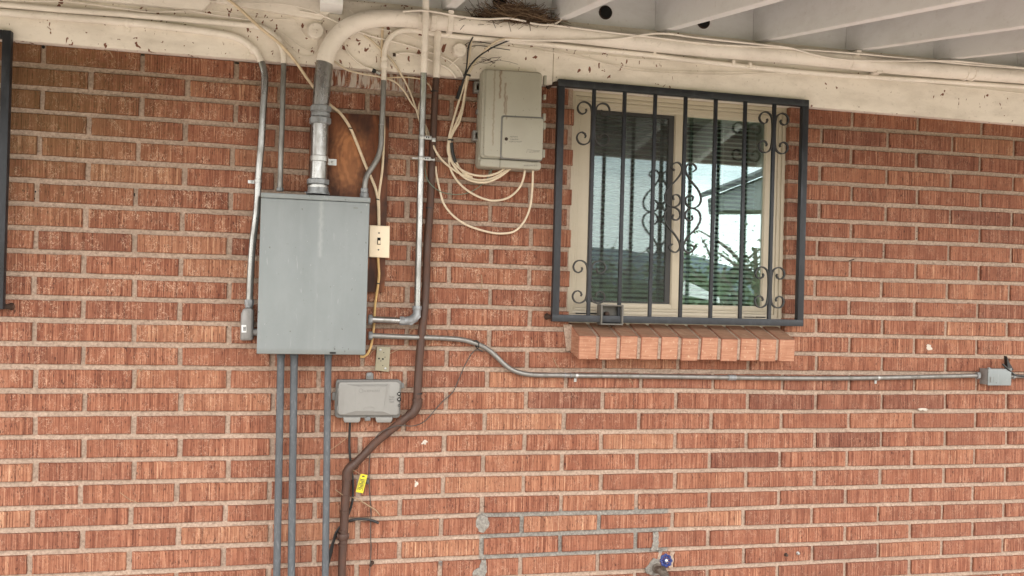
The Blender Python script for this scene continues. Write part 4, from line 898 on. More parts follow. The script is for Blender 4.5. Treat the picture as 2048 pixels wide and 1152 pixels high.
# ------------------------------------------------------------------ switch
sw = thing('light_switch', at(759, 515, .03), 'ivory wall switch on the wooden board, right beside the grey panel', 'light switch')
link('box', bbox(at(742, 480, .045).x, at(776, 480, .045).x, -.045, -.0208, at(759, 512, .045).z, at(759, 454, .045).z, .002), M['ivory'], sw)
bm = NB(); prism(bm, quad([(738.8, 450), (780, 452), (778.7, 516), (738, 514)], .052), .0452, .052, .004, 3); pl = link('cover_plate', bm, M['ivory'], sw)
bm = NB(); prism(bm, quad([(754.8, 475), (761.3, 475.5), (761, 489.5), (754.5, 489)], .053), .0521, .0526); link('toggle_slot', bm, M['hole'], pl, smooth=0)
bm = NB(); prism(bm, quad([(756, 481), (760.5, 481.2), (760.2, 488), (755.8, 488)], .056), .0522, .064, .001); link('toggle', bm, M['ivory'], sw)
bm = NB(); screw(bm, at(758, 466, .0521), .003); screw(bm, at(757, 499.5, .0521), .003); link('screw', bm, M['taupe2'], pl)
# ------------------------------------------------------------------ olive plate
op = thing('blank_plate', at(765, 743, .01), 'small olive plate with holes and two screws between the panel and the brown pipe', 'mounting plate')
bm = NB(); prism(bm, quad([(754, 692.5), (781, 694), (778, 744), (750, 741)], .014), .001, .014, .002); pl = link('plate', bm, M['olive'], op)
bm = NB()
for x, y, r in ((765.7, 718, .0036), (758, 717, .0032), (767.5, 705, .0018), (765.5, 731.3, .0018), (770, 714.3, .0018), (761.8, 721.8, .0018)): lathe(bm, at(x, y, .0141), (0, -1, 0), [(0, r), (.0003, r)], 12)
link('hole', bm, M['hole'], pl, smooth=0)
bm = NB(); screw(bm, at(760.8, 699.5, .0142), .0042); screw(bm, at(770.8, 737, .0142), .0042); link('screw', bm, M['zinc'], op)

# ------------------------------------------------------------------ lower grey service box
nb_ = thing('cable_box', at(738, 845, .03), 'wide grey plastic cable box with embossed lid below the panel, left of the brown pipe', 'cable box')
bm = NB(); prism(bm, quad([(674, 760), (797, 759.5), (803, 763), (802.5, 778), (800, 832), (796, 836), (675, 836), (670, 832), (669, 815), (672, 765)], .030), .002, .030, .003); link('base', bm, M['taupe2'], nb_)
bm = NB(); prism(bm, quad([(679, 764), (794, 762.5), (800.5, 768), (798, 827), (794, 831), (679, 831), (675, 827), (676, 770)], .048), .0305, .048, .005, 3)
lid = link('lid', bm, M['taupe'], nb_)
bm = NB()
P0 = [at(x, y, .0475) for x, y in ((690, 768), (780, 767), (782, 829), (684, 829))]; P1 = [at(x, y, .0545) for x, y in ((713, 773), (772, 773), (766, 823), (711, 822))]
va = [bm.verts.new(p) for p in P0]; vb = [bm.verts.new(p) for p in P1]
for k in range(4): bm.faces.new((va[k], va[(k+1) % 4], vb[(k+1) % 4], vb[k]))
bm.faces.new(vb); bmesh.ops.recalc_face_normals(bm, faces=list(bm.faces)); link('raised_centre', bm, M['taupe'], lid, smooth=0)
bm = NB()
def marks(bm, x0, x1, y, d, n, hgt=3, seed=1):
    rnd = random.Random(seed); w = (x1-x0)/n
    for k in range(n):
        a = x0+k*w; P = [(a+w*.1, y-hgt/2), (a+w*.75, y-hgt/2), (a+w*.75, y+hgt/2), (a+w*.1, y+hgt/2)]; t = w*.22
        segs = [((a+w*.15, y-hgt/2), (a+w*.15, y+hgt/2)), ((a+w*.7, y-hgt/2), (a+w*.7, y+hgt/2)), ((a+w*.15, y-hgt/2), (a+w*.7, y-hgt/2)), ((a+w*.15, y), (a+w*.7, y)), ((a+w*.15, y+hgt/2), (a+w*.7, y+hgt/2))]
        for s in rnd.sample(segs, 3): tube(bm, [at(*s[0], d), at(*s[1], d)], .0005, seg=4, smooth=False)
marks(bm, 729, 760, 782, .0546, 9, 4, 2); tube(bm, [at(722+4*math.cos(a), 781.5+4*math.sin(a), .0546) for a in (k*math.pi/6 for k in range(13))], .0006, seg=5, smooth=False)
tube(bm, [at(738+11*math.cos(a), 818+4*math.sin(a), .0546) for a in (k*math.pi/8 for k in range(17))], .0005, seg=5, smooth=False)
marks(bm, 775, 789, 794, .0485, 5, 2.4, 3); marks(bm, 776, 789, 799, .0485, 5, 2.2, 4); marks(bm, 776, 788, 804, .0485, 4, 2.2, 5)
link('embossing', bm, M['emboss'], lid, smooth=0)
for y, r in ((787.5, .0062), (798.5, .0062), (810.5, .0036)):
    bm = NB(); lathe(bm, at(798, y, .044), (0, -1, 0), [(0, r*1.15), (.009, r*1.1), (.0092, r*.8), (.0075, r*.7)], 18); k = link('knob', bm, M['hole'], nb_)
    bm = NB(); lathe(bm, at(798, y, .0516), (0, -1, 0), [(0, r*.62), (.0004, r*.6)], 14); link('knob_centre', bm, M['taupe'], k)
for x0, x1 in ((686.5, 721), (751, 785)):
    bm = NB(); prism(bm, quad([(x0, 834), (x1, 834), (x1-.5, 841), (x1-4, 845), (x0+3, 845), (x0+.5, 841)], .030), .006, .034, .003); link('cable_entry', bm, M['taupe'], nb_)
bm = NB(); prism(bm, quad([(732.5, 748), (735, 745), (744, 745), (747, 748), (747, 761), (732, 761)], .014), .002, .014, .002); tb = link('mounting_tab', bm, M['taupe2'], nb_); bm = NB(); lathe(bm, at(738.5, 749.5, .0141), (0, -1, 0), [(0, .008), (.002, .0078), (.0035, .004)], 8); link('bolt', bm, M['fitting'], tb)
bm = NB(); prism(bm, quad([(729, 835), (741.5, 835), (741, 842), (730, 842)], .034), .002, .034, .002); tb = link('mounting_tab', bm, M['taupe2'], nb_); bm = NB(); lathe(bm, at(735.8, 837, .0341), (0, -1, 0), [(0, .007), (.002, .0068), (.003, .003)], 8); link('bolt', bm, M['fitting'], tb)
bm = NB(); prism(bm, quad([(664.5, 786), (673, 784), (673, 801), (664, 800)], .02), .002, .02, .001); link('hinge_clip', bm, M['taupe2'], nb_)
bm = NB(); prism(bm, quad([(802, 765), (808, 767), (809, 776), (802, 777)], .02), .002, .02, .001); link('mounting_tab', bm, M['taupe2'], nb_)
bm = NB()
for q in ((676.5, 775, 788), (675, 812, 826)): box(bm, at(q[0]-1.2, q[1], .049).x, at(q[0]+1.2, q[1], .049).x, -.0490, -.040, at(q[0], q[2], .049).z, at(q[0], q[1], .049).z, .001)
link('hinge', bm, M['taupe2'], nb_)

# ------------------------------------------------------------------ telephone box
tb = thing('telephone_box', at(1020, 335, .05), 'tall beige telephone box with a small lower door and rust streaks, left of the window', 'telephone box')
dT = .098
q0 = quad([(966, 134), (1087, 142), (1083.5, 339), (959.5, 331)], dT)
def inset(q, a, b, c, d_): # left,right,bottom,top inset of a quad given TL,TR,BR,BL
    return [(q[0][0]+a, q[0][1]-d_), (q[1][0]-b, q[1][1]-d_), (q[2][0]-b, q[2][1]+c), (q[3][0]+a, q[3][1]+c)]
def roundq(q, r, n=4):
    out = []; m = len(q)
    for i in range(m):
        p = Vector(q[i]); a = (Vector(q[i-1])-p).normalized(); c = (Vector(q[(i+1) % m])-p).normalized()
        for k in range(n+1):
            t = k/n; out.append(tuple(p+a*r*(1-t)**2+c*r*t**2))
    return out
bm = NB(); prism(bm, roundq(q0, .018), .004, .066, .003); link('base', bm, M['nid'], tb)
bm = NB(); prism(bm, roundq(inset(q0, .002, .002, .029, .001), .016), .0665, .088, .008, 3); cov = link('cover', bm, M['nid'], tb)
bm = NB(); prism(bm, roundq(inset(q0, .012, .004, .034, .006), .014), .086, dT, .006, 3); link('cover_panel', bm, M['nid'], cov)
bm = NB(); prism(bm, roundq(quad([(960.5, 316), (1083, 324.5), (1082, 340), (959.5, 332.5)], .09), .010), .0665, .0915, .005, 3)
link('bottom_strip', bm, M['nid'], tb)
dq = quad([(1006, 233), (1087.5, 237), (1085, 320), (1003.5, 315)], .104)
bm = NB(); prism(bm, roundq([(dq[0][0]-.007, dq[0][1]+.007), (dq[1][0]+.002, dq[1][1]+.007), (dq[2][0]+.002, dq[2][1]-.004), (dq[3][0]-.007, dq[3][1]-.004)], .012), .09, .0992, .004, 2); link('door_recess', bm, M['taupe2'], cov)
bm = NB(); prism(bm, roundq(dq, .010), .0993, .1045, .003, 3); dr = link('door', bm, M['nid'], tb)
bm = NB(); lathe(bm, at(1012.5, 278, .1046), (0, -1, 0), [(0, .0062), (.0015, .0062), (.002, .0045), (.0008, .004)], 16); link('lock_screw', bm, M['darkrust'], dr)
bm = NB(); marks(bm, 1020, 1036, 273.5, .1048, 6, 1.8, 7); marks(bm, 1020, 1037, 278.5, .1048, 6, 1.8, 8); marks(bm, 1018, 1044, 283.5, .1048, 9, 1.8, 9)
tube(bm, [at(1053, 306, .1048), at(1055, 299.5, .1048), at(1080, 301.5, .1048)], .0006, seg=4, smooth=False); marks(bm, 1058, 1079, 304, .1048, 7, 2, 10); marks(bm, 1047, 1075, 331, .0925, 8, 1.8, 11)
link('embossing', bm, M['emboss'], dr, smooth=0)
bm = NB(); box(bm, at(1000.3, 318, .0925).x-.0006, at(1000.3, 318, .0925).x+.0006, -.0925, -.088, at(999, 335, .0925).z, at(1000, 318, .0925).z); link('seam', bm, M['hole'], tb, smooth=0)
for (x0, x1, y0, y1) in ((948.5, 961, 163, 185), (954, 961, 217, 227), (946, 959, 261, 282)):
    bm = NB(); a = at(x0, y0, .03); b = at(x1+2, y1, .03); 
    if y1-y0 > 12:
        box(bm, a.x, b.x, -.036, -.002, b.z, b.z+.007, .001); box(bm, a.x, b.x, -.036, -.002, a.z-.007, a.z, .001); box(bm, a.x, a.x+.008, -.040, -.002, b.z+.0065, a.z-.0065, .001)
    else: box(bm, a.x, b.x, -.03, -.002, b.z, a.z, .002)
    link('mounting_clip', bm, M['taupe'], tb)
for (y0, y1) in ((151, 170), (189, 199), (227, 242), (245, 259), (299, 315)):
    x = 1090-(y0-150)*.02; bm = NB(); a = at(x-2, y0, .08); b = at(x+2.5, y1, .08); box(bm, a.x, b.x, -.084, -.066, b.z, a.z, .0012); link('hinge', bm, M['nid'], tb)

# ------------------------------------------------------------------ junction box
jb = thing('junction_box', at(1990, 772, .03), 'small grey junction box at the far right end of the horizontal conduit', 'junction box')
a = at(1977, 738, .052); b = at(2022.5, 771, .052)
link('box', bbox(a.x+.001, b.x-.001, -.046, -.001, b.z+.002, a.z-.001, .002), M['lb'], jb)
bm = NB(); box(bm, a.x, b.x, -.052, -.0462, b.z, a.z+.001, .0018); cv = link('cover', bm, M['panel'], jb)
bm = NB(); 
for k in range(5): box(bm, a.x+.006+k*.0018, a.x+.0068+k*.0018, -.0526, -.0515, b.z+.012, b.z+.034+.004*(k % 2))
box(bm, a.x+.026, a.x+.0274, -.0526, -.0515, b.z+.014, b.z+.036)
link('embossing', bm, M['emboss'], cv, smooth=0)
bm = NB(); box(bm, a.x, a.x+.008, -.0535, -.044, a.z+.0005, a.z+.006, .001); box(bm, b.x-.008, b.x, -.0535, -.044, a.z-.006, a.z+.004, .001); link('cover_lug', bm, M['panel'], jb)
c9 = thing('conduit', at(2040, 752, .03), 'short conduit stub leaving the right side of the junction box at the photo edge', 'conduit', 'thin wall conduits')
link('steel_run', T([at(2020, 752, .028), at(2060, 753, .028), at(2300, 760, .028)], .0093, smooth=False), M['emt'], c9)
bm = NB(); hexnut(bm, at(2026, 752, .028), (1, 0, 0), .013, .012); link('connector', bm, M['fitting'], c9)
# ------------------------------------------------------------------ cables
def cable(name, L, r, mat, lab, cat='cable', group=None, d=.03, seg=8):
    return tag(link(name, T(pts(L, d), r, seg=seg, step=.010), M[mat], smooth=40), lab, cat, group)
G1 = 'cream cables looping below the telephone box'
cable('cream_cable', [(448, -8, .07), (480, 18, .075), (520, 55, .09), (560, 88, .075), (590, 122, .05), (618, 162, .04), (640, 190, .03), (659, 209, .026), (680, 226, .026), (700, 255, .026), (715, 290, .026), (730, 328, .026), (742, 355, .026), (750, 374, .026), (754.5, 392, .026), (756.5, 410, .026), (757.5, 452, .03)], .0052, 'cable', 'flat cream cable slanting behind the thick riser and down over the board to the switch')
cable('cream_cable', [(765.5, 50, .04), (764, 90, .04), (766, 190, .035), (768, 240, .030), (767, 300, .028), (764, 345, .028), (759, 380, .027), (757.5, 396, .027), (758, 412, .027), (758.5, 452, .03)], .0044, 'cable', 'straight cream cable beside the S-bend conduit joining the slanting one above the switch')
cable('yellow_cable', [(756, 513, .035), (757, 530, .034), (758, 548, .034), (756.5, 566, .034), (753, 590, .02), (750, 612, .012), (748.5, 645, .010), (745.5, 672, .012), (741, 695, .012), (735, 708, .012), (727, 714, .008), (721, 713, .004)], .0046, 'cabley', 'yellowed cable hanging from the switch behind the side conduits and curling up below the panel')
bm = NB(); 
for px, py, dd_, lab in ((701, 257, .026, 'black tie on the slanting cream cable over the board'), (755.5, 399, .028, 'black tie where two cream cables meet above the switch'), (756.5, 567, .034, 'black tie on the yellowed cable below the switch')):
    b_ = NB(); ring(b_, at(px, py, dd_), at(px+2, py-8, dd_)-at(px, py, dd_), .0066, .004); tag(link('cable_tie', b_, M['black']), lab, 'cable tie', 'black ties on the switch cables')
bm.free()
# bundle coming down left of the telephone box
W_ = .0040
cable('cream_cable', [(944, 72, .05), (941, 95, .055), (937, 125, .06), (934, 150, .06), (932, 170, .05), (929, 190, .03), (925, 212, .022), (915, 240, .02), (902, 270, .02), (898, 285, .02), (900, 310, .02), (907, 326, .022), (935, 346, .03), (970, 352, .04), (995, 346, .045), (1013, 334, .055)], W_, 'cablew', 'cream cable of the bundle that swings under the box in the uppermost loop', 'cable', G1)
cable('cream_cable', [(1290, 79, .07), (1180, 78.5, .07), (1080, 79, .075), (1020, 77, .075), (1000, 80, .07), (980, 92, .065), (958, 115, .06), (942, 138, .06), (934, 155, .055), (925, 180, .03), (914, 215, .02), (904, 250, .02), (897, 280, .02), (896, 305, .02), (908, 332, .025), (932, 357, .03), (968, 365, .04), (1000, 353, .05), (1022, 336, .055)], .0042, 'cablew', 'cream cable coming left under the thick painted run, then down into the box bottom', 'cable', G1)
cable('cream_cable', [(938, 150, .055), (932, 175, .025), (928, 205, .02), (918, 245, .02), (908, 262, .02), (901, 278, .02), (899, 300, .02), (898, 325, .02), (904, 345, .02), (922, 370, .02), (950, 390, .025), (983, 401, .03), (1015, 396, .035), (1037, 378, .04), (1047, 357, .05), (1050, 336, .055)], W_, 'cablew', 'cream cable making the middle sized loop below the telephone box', 'cable', G1)
cable('cream_cable', [(871, 333, .03), (873, 350, .03), (879, 378, .028), (888, 408, .026), (905, 430, .024), (930, 448, .022), (965, 461, .020), (1000, 467, .020), (1030, 462, .022), (1050, 440, .028), (1061, 410, .035), (1065, 370, .045), (1066, 336, .055)], W_, 'cablew', 'cream cable making the widest and lowest loop, out from behind the brown pipe', 'cable', G1)
cable('cream_cable', [(848, 190, .03), (838, 215, .02), (858, 268, .02), (872, 303, .05), (884, 320, .03), (905, 338, .025), (930, 352, .025), (955, 360, .03), (980, 358, .04), (1005, 346, .048), (1021, 335, .055)], W_, 'cablew', 'cream cable crossing from the brown pipe into the bundle loops', 'cable', G1)
cable('cream_cable', [(912, 322, .022), (918, 334, .022), (926, 345, .024), (945, 355, .03)], .0036, 'cablew', 'short cream tail leaving the black splice below the bundle tie', 'cable', G1)
cable('cream_cable', [(728, 70, .042), (745, 83, .042), (765, 102, .042), (785, 122, .042), (800, 145, .04), (815, 172, .03), (828, 205, .02), (840, 245, .02), (846, 262, .02), (852, 278, .02)], .0034, 'cablew', 'cream cable slanting right across the board and down behind the straight conduit', 'cable', 'cream cables crossing the eave board')
cable('cream_cable', [(668, 122, .045), (690, 138, .042), (720, 147, .042), (760, 154, .042), (790, 164, .04), (808, 182, .03), (824, 208, .02), (838, 226, .02), (850, 258, .02), (856, 275, .02)], .0034, 'cablew', 'cream cable drooping from behind the elbow along the board edge then down the bricks', 'cable', 'cream cables crossing the eave board')
cable('cream_cable', [(600, 22, .055), (640, 30, .055), (670, 42, .05), (700, 56, .045), (735, 70, .042), (790, 84, .042), (840, 98, .042), (880, 112, .042), (905, 125, .042), (920, 140, .042), (928, 156, .042)], .0034, 'pipepaint', 'painted cable running right from the hanger behind the elbow to the right round cap', 'cable', 'cream cables crossing the eave board')
cable('cream_cable', [(788, 109, .045), (805, 106, .042), (825, 107, .042), (850, 116, .042), (880, 128, .042), (900, 140, .042), (912, 156, .042)], .0040, 'pipepaint', 'short thick painted cable with a metal plug lying across the board behind the pipes', 'cable', 'cream cables crossing the eave board')
cable('cream_cable', [(688, 84, .042), (696, 105, .042), (712, 122, .042), (728, 133, .042), (738, 138, .042)], .0030, 'pipepaint', 'curved painted cable below the elbow ending in a black coaxial joint', 'cable', 'cream cables crossing the eave board')
cable('cream_cable', [(760, 156, .03), (790, 155, .03), (820, 155, .028), (845, 160, .026), (860, 172, .022), (864, 182, .02)], .0026, 'cable', 'thin cream cable along the bottom edge of the board to the brown pipe', 'cable', 'cream cables crossing the eave board')
cable('cream_cable', [(806, 23, .115), (845, 21, .147), (870, 24, .118), (920, 33, .116), (970, 38, .117), (1020, 37, .118), (1052, 43, .118)], .0036, 'pipepaint', 'painted cable lying along the top of the thick run, ending under the bird nest', 'cable', 'painted cables on the thick run')
cable('cream_cable', [(1060, 46, .118), (1095, 50, .118), (1120, 42, .10), (1132, 22, .09), (1150, 5, .08), (1170, -10, .08)], .0036, 'pipepaint', 'painted cable rising off the thick run beside the rafter right of the nest', 'cable', 'painted cables on the thick run')
cable('cream_cable', [(1094, 49, .118), (1150, 56, .118), (1230, 66, .116), (1300, 74, .112), (1420, 88, .11), (1560, 96, .112), (1700, 106, .115), (1830, 118, .114), (1950, 130, .113), (2048, 137, .112), (2200, 152, .112)], .0034, 'pipepaint', 'painted cable following the top edge of the thick run all the way right', 'cable', 'painted cables on the thick run')
cable('cream_cable', [(1010, 79, .112), (1090, 81, .112), (1180, 80, .112), (1240, 77, .113), (1290, 69, .114), (1326, 67, .112), (1400, 76, .112), (1530, 90, .115), (1580, 96, .117), (1640, 112, .117), (1700, 120, .116), (1800, 122, .117), (1900, 122, .114), (2048, 136, .112), (2200, 150, .112)], .0040, 'pipepaint', 'painted cable that arcs over the thick run above the window and follows it right', 'cable', 'painted cables on the thick run')
for k, L in enumerate(([(-60, -2), (60, 2), (140, 4), (250, 18), (300, 24), (380, 22), (430, 30), (512, 41)], [(420, 3), (480, 5), (560, 8), (600, 14), (640, 28), (653, 36)], [(480, 34), (550, 38), (590, 40), (600, 55), (612, 74), (628, 78)], [(560, 68), (575, 85), (590, 103), (605, 112), (622, 112), (634, 100), (636, 84)], [(945, 100), (960, 88), (1000, 92), (1100, 105), (1200, 124), (1280, 138), (1372, 143), (1530, 144)], [(950, 90), (985, 84), (1040, 93), (1130, 108), (1200, 110), (1260, 117), (1372, 123), (1460, 133), (1560, 145), (1680, 153), (1860, 168), (2048, 187)])):
    cable('thin_wire', L, .0016, 'pipepaint', ['thin painted wire along the trim at the top left corner', 'thin painted wire ending at the pale hanger left of the elbow', 'thin painted wire curling down to the left round cap', 'thin painted wire drooping in a curve under the left round cap', 'lower thin wire stapled across the board above the window guard', 'upper thin wire along the board below the thick run, reaching the right edge'][k], 'wire', 'thin painted wires on the eave board', .040 if k not in (0, 1) else .066, 6)
for L, lab in (([(137, 1), (200, 10), (262, 17), (330, 22), (410, 21), (470, 27), (520, 30)], 'slack thin wire hanging just under the top left trim'), ([(222, 12), (260, 24), (330, 24), (400, 26), (455, 36), (500, 40), (560, 64), (620, 101), (636, 82), (628, 79)], 'long thin wire drooping from the top left trim toward the left round cap'), ([(700, 20), (735, 50), (790, 64), (840, 80), (905, 118)], 'thin painted wire crossing behind the thick elbow to the right round cap'), ([(1085, 96), (1180, 118), (1260, 140), (1330, 146), (1450, 150), (1560, 146), (1640, 150)], 'slack thin wire sagging along the board above the window guard')):
    cable('thin_wire', L, .0015, 'pipepaint', lab, 'wire', 'thin painted wires on the eave board', .044, 6)
for k, L in enumerate(([(925, 95), (935, 86), (945, 84), (965, 85), (985, 88)], [(925, 104), (940, 94), (955, 91), (985, 95), (1020, 100)])):
    cable('thin_wire', L, .0014, 'greywire', ['upper of two grey wires curving out right of the right round cap', 'lower of two grey wires curving out right of the right round cap'][k], 'wire', 'grey wires by the right round cap', .042, 6)
cable('black_cable', [(946, 74, .058), (938, 90, .062), (935, 110, .064), (933, 135, .064), (928, 155, .06), (924, 172, .04), (918, 188, .03)], .0026, 'black', 'black cable running down with the cream bundle left of the telephone box', 'cable', 'black cables in the bundle')
cable('black_cable', [(1020, 80, .070), (1005, 86, .068), (980, 98, .064), (955, 115, .064), (940, 132, .064), (931, 150, .064), (925, 165, .05), (920, 180, .03)], .0028, 'black', 'black cable joining the bundle from the upper right above the telephone box', 'cable', 'black cables in the bundle')
cable('black_splice', [(922, 172, .034), (919, 183, .030), (914, 197, .028)], .0068, 'black', 'short black splice sleeve on the cable bundle near its top', 'splice', None)
cable('black_splice', [(903, 286, .026), (905, 303, .026), (911, 325, .026)], .0062, 'black', 'black splice sleeve below the bundle tie, left of the beige box', 'splice', None)
for px, py, r, lab in ((934, 151, .014, 'black tie gathering the bundle at the top left corner of the telephone box'), (901, 280, .011, 'black tie gathering the bundle lower down beside the telephone box')):
    b_ = NB(); ring(b_, at(px, py, .055 if py < 200 else .02), up, r, .005); tag(link('cable_tie', b_, M['black']), lab, 'cable tie', 'black ties on the bundle')
cable('green_wire', [(850, 322, .03), (851, 345, .046), (857, 363, .05), (872, 378, .046), (890, 386, .02), (915, 389, .02), (935, 386, .02), (955, 376, .02), (972, 360, .03), (984, 338, .05)], .0016, 'green', 'thin green ground wire sagging from the conduit clamp to the telephone box', 'wire', None, seg=6)
cable('grey_wire', [(953, 682, .033), (958, 694, .02), (945, 705, .01), (930, 730, .008), (917, 760, .006), (905, 785, .006), (885, 803, .006), (868, 822, .006), (850, 842, .006), (825, 852, .05), (800, 851, .054), (778, 856, .054), (757, 868, .05), (747, 885, .03), (740, 910, .01), (738, 945, .006), (739, 980, .006), (742, 1020, .006), (741, 1060, .006), (742, 1100, .006), (739, 1152, .006), (736, 1300, .006)], .0017, 'greywire', 'thin dark wire tied to the kicked conduit, swooping over the brown pipe', 'wire', None, seg=6)
b_ = NB(); tube(b_, pts([(948, 682, .032), (953, 681, .036), (958, 685, .034), (957, 694, .03), (951, 692, .034), (955, 698, .02), (965, 703, .02)]), .0024, seg=6); tag(link('wire_tie', b_, M['black']), 'black twist of wire round the horizontal conduit at its downward kick', 'wire tie')
cable('black_cable', [(700, 845, .02), (699, 870, .012), (699, 900, .012), (701.5, 925, .014), (704, 945, .010), (706, 970, .010), (705, 1000, .010), (700, 1020, .010), (690, 1042, .012), (672, 1065, .020), (664, 1100, .018), (655, 1135, .015), (650, 1165, .012), (645, 1300, .012)], .0042, 'black', 'black cable from the lower cable box passing behind the brown pipe to the photo bottom', 'cable', 'black cables low on the wall')
cable('black_cable', [(757, 1046, .012), (745, 1041, .016), (725, 1038, .014), (705, 1040, .010), (690, 1046, .008), (680, 1058, .012), (668, 1080, .016), (660, 1105, .014), (655, 1140, .012), (648, 1300, .012)], .0048, 'black', 'thick black cable whose cut end arches right of the brown pipe', 'cable', 'black cables low on the wall')
cable('black_cable', [(2005, 728, .05), (2012, 735, .055), (2020, 742, .05), (2030, 750, .04), (2048, 753, .038), (2100, 755, .035), (2300, 764, .035)], .0040, 'black', 'black cable looping over the top of the junction box to the right edge', 'cable', None)
cable('twine', [(870, 488, .006), (885, 488.5, .008), (905, 488, .006), (925, 489, .004)], .0012, 'twig', 'straw strand lying on a mortar joint right of the brown pipe', 'straw', 'straw strands on the wall', seg=5)
b_ = NB(); prism(b_, [(at(x, y, .01).x, at(x, y, .01).z) for x, y in ((2010, 712), (2014, 722), (2024, 740), (2020, 741), (2012, 738))], .004, .02); tag(link('black_wedge', b_, M['black'], smooth=0), 'pointed black flap sticking up behind the junction box', 'wedge')  # flat black pointed outline rising behind the junction box
cable('tie_wire', [(779, 708, .01), (795, 700, .008), (812, 696, .008), (817, 680, .006), (820, 662, .01), (832, 655, .02)], .0014, 'twig', 'thin copper wire rising from the olive plate to the angled elbow', 'wire', 'copper wires by the olive plate', seg=5)
cable('tie_wire', [(851, 662, .02), (858, 672, .008), (862, 682, .008), (858, 690, .008), (850, 693, .01)], .0014, 'twig', 'thin copper wire looping out right of the brown pipe by the side conduit', 'wire', 'copper wires by the olive plate', seg=5)
cable('tie_wire', [(752, 698, .012), (745, 702, .006), (738, 712, .006)], .0012, 'twig', 'short copper wire left of the olive plate', 'wire', 'copper wires by the olive plate', seg=5)
cable('tie_wire', [(748, 740, .012), (743, 738, .01), (738, 742, .012)], .0014, 'twig', 'short copper wire between the olive plate and the cable box tab', 'wire', 'copper wires by the olive plate', seg=5)
# coaxial joint
cj = thing('coax_joint', at(752, 141, .045), 'black and silver coaxial joint at the eave board edge below the big elbow', 'connector')
a, b = at(735, 136, .045), at(764, 149, .045); ax = b-a
bm = NB(); lathe(bm, a, ax, [(0, .0042), (.012, .0062), (.018, .0062)], 10); link('ferrule', bm, M['pipepaint'], cj)
bm = NB(); lathe(bm, a+ax.normalized()*.0185, ax, [(0, .0075), (.011, .0075), (.0112, .0045), (.014, .0045)], 8); link('nut', bm, M['black'], cj)
bm = NB(); lathe(bm, a+ax.normalized()*.033, ax, [(0, .0060), (.011, .0060), (.0112, .0068), (.016, .0068)], 8); link('barrel', bm, M['zinc'], cj)
cj = thing('coax_plug', at(790, 109, .045), 'small metal coaxial plug on the end of the short cable across the board', 'connector')
bm = NB(); lathe(bm, at(786, 109.3, .045), (1, 0, 0), [(0, .0062), (.010, .0062)], 8); link('nut', bm, M['darkrust'], cj)
bm = NB(); lathe(bm, at(791, 109, .045), (1, 0, .1), [(0, .0056), (.012, .0056), (.014, .0045)], 12); link('ferrule', bm, M['pipepaint'], cj)
# round caps
def cap(px, py, rpx, lab, sd__):
    c = thing('round_cap', at(px, py, .036), lab, 'round cap', 'round painted caps on the eave board'); r = rpx*.00188
    bm = NB(); lathe(bm, at(px, py, .0352), (0, -1, 0), [(0, r*1.1), (.008, r*1.1), (.010, r*1.04)], 28); link('base', bm, M['pipepaint'], c)
    bm = NB(); lathe(bm, at(px, py, .045), (0, -1, 0), [(0, r*.97), (.014, r*.95), (.0165, r*.86), (.017, r*.5)], 28); f = link('face', bm, M['pipepaint'], c)
    bm = NB(); marks(bm, px-8, px+8, py-3, .0635, 5, 1.6, sd__); marks(bm, px-6, px+6, py+2, .0635, 4, 1.6, sd__+1); link('embossing', bm, M['board'], f, smooth=0)
cap(632, 63, 15, 'round painted cap on the eave board left of the big elbow', 21); cap(919, 102, 13.5, 'round painted cap on the eave board left of the cable bundle', 23)
cable('cap_bracket', [(918, 116), (908, 124), (900, 130)], .0030, 'pipepaint', 'painted bracket arm slanting down from the right round cap', 'bracket', None, .045, 6)
# yellow tag with string and small clip
yt = thing('yellow_tag', at(723, 968, .02), 'small yellow tag printed in black hanging right of the brown pipe', 'tag')
bm = NB(); prism(bm, quad([(721, 947.5), (735, 950), (726, 986.5), (711.5, 984)], .022), .0208, .0222); t_ = link('card', bm, M['yellow'], yt, smooth=0)
bm = NB(); rnd = random.Random(4)
def tq(u, v):  # u across, v down in the tag
    return (721+13.5*u-9.5*v, 948+2.3*u+36.3*v)
prism(bm, quad([tq(.30, .07), tq(.62, .06), tq(.72, .12), tq(.34, .14)], .0224), .0221, .0225)
for k in range(8):
    v = .26+k*.075
    for u0 in (.24, .42, .60):
        if rnd.random() < .85: w = .16; prism(bm, quad([tq(u0, v), tq(u0+w, v), tq(u0+w, v+.045), tq(u0, v+.045)], .0224), .0221, .0225)
for u0 in (.12, .84): prism(bm, quad([tq(u0, .22), tq(u0+.05, .22), tq(u0+.05, .88), tq(u0, .88)], .0224), .0221, .0225)
link('printing', bm, M['ink'], t_, smooth=0)
link('string', T(pts([(706, 940, .05), (712, 943, .045), (722, 950, .024)]), .0009, seg=5), M['twig'], yt)
bm = NB(); p = at(734, 963, .01); box(bm, p.x-.007, p.x+.008, -.014, -.001, p.z-.009, p.z+.009, .003); screw(bm, p+Vector((0, -.005, 0)), .004); tag(link('cable_clip', bm, M['greywire']), 'small dark cable clip beside the yellow tag', 'cable clip')
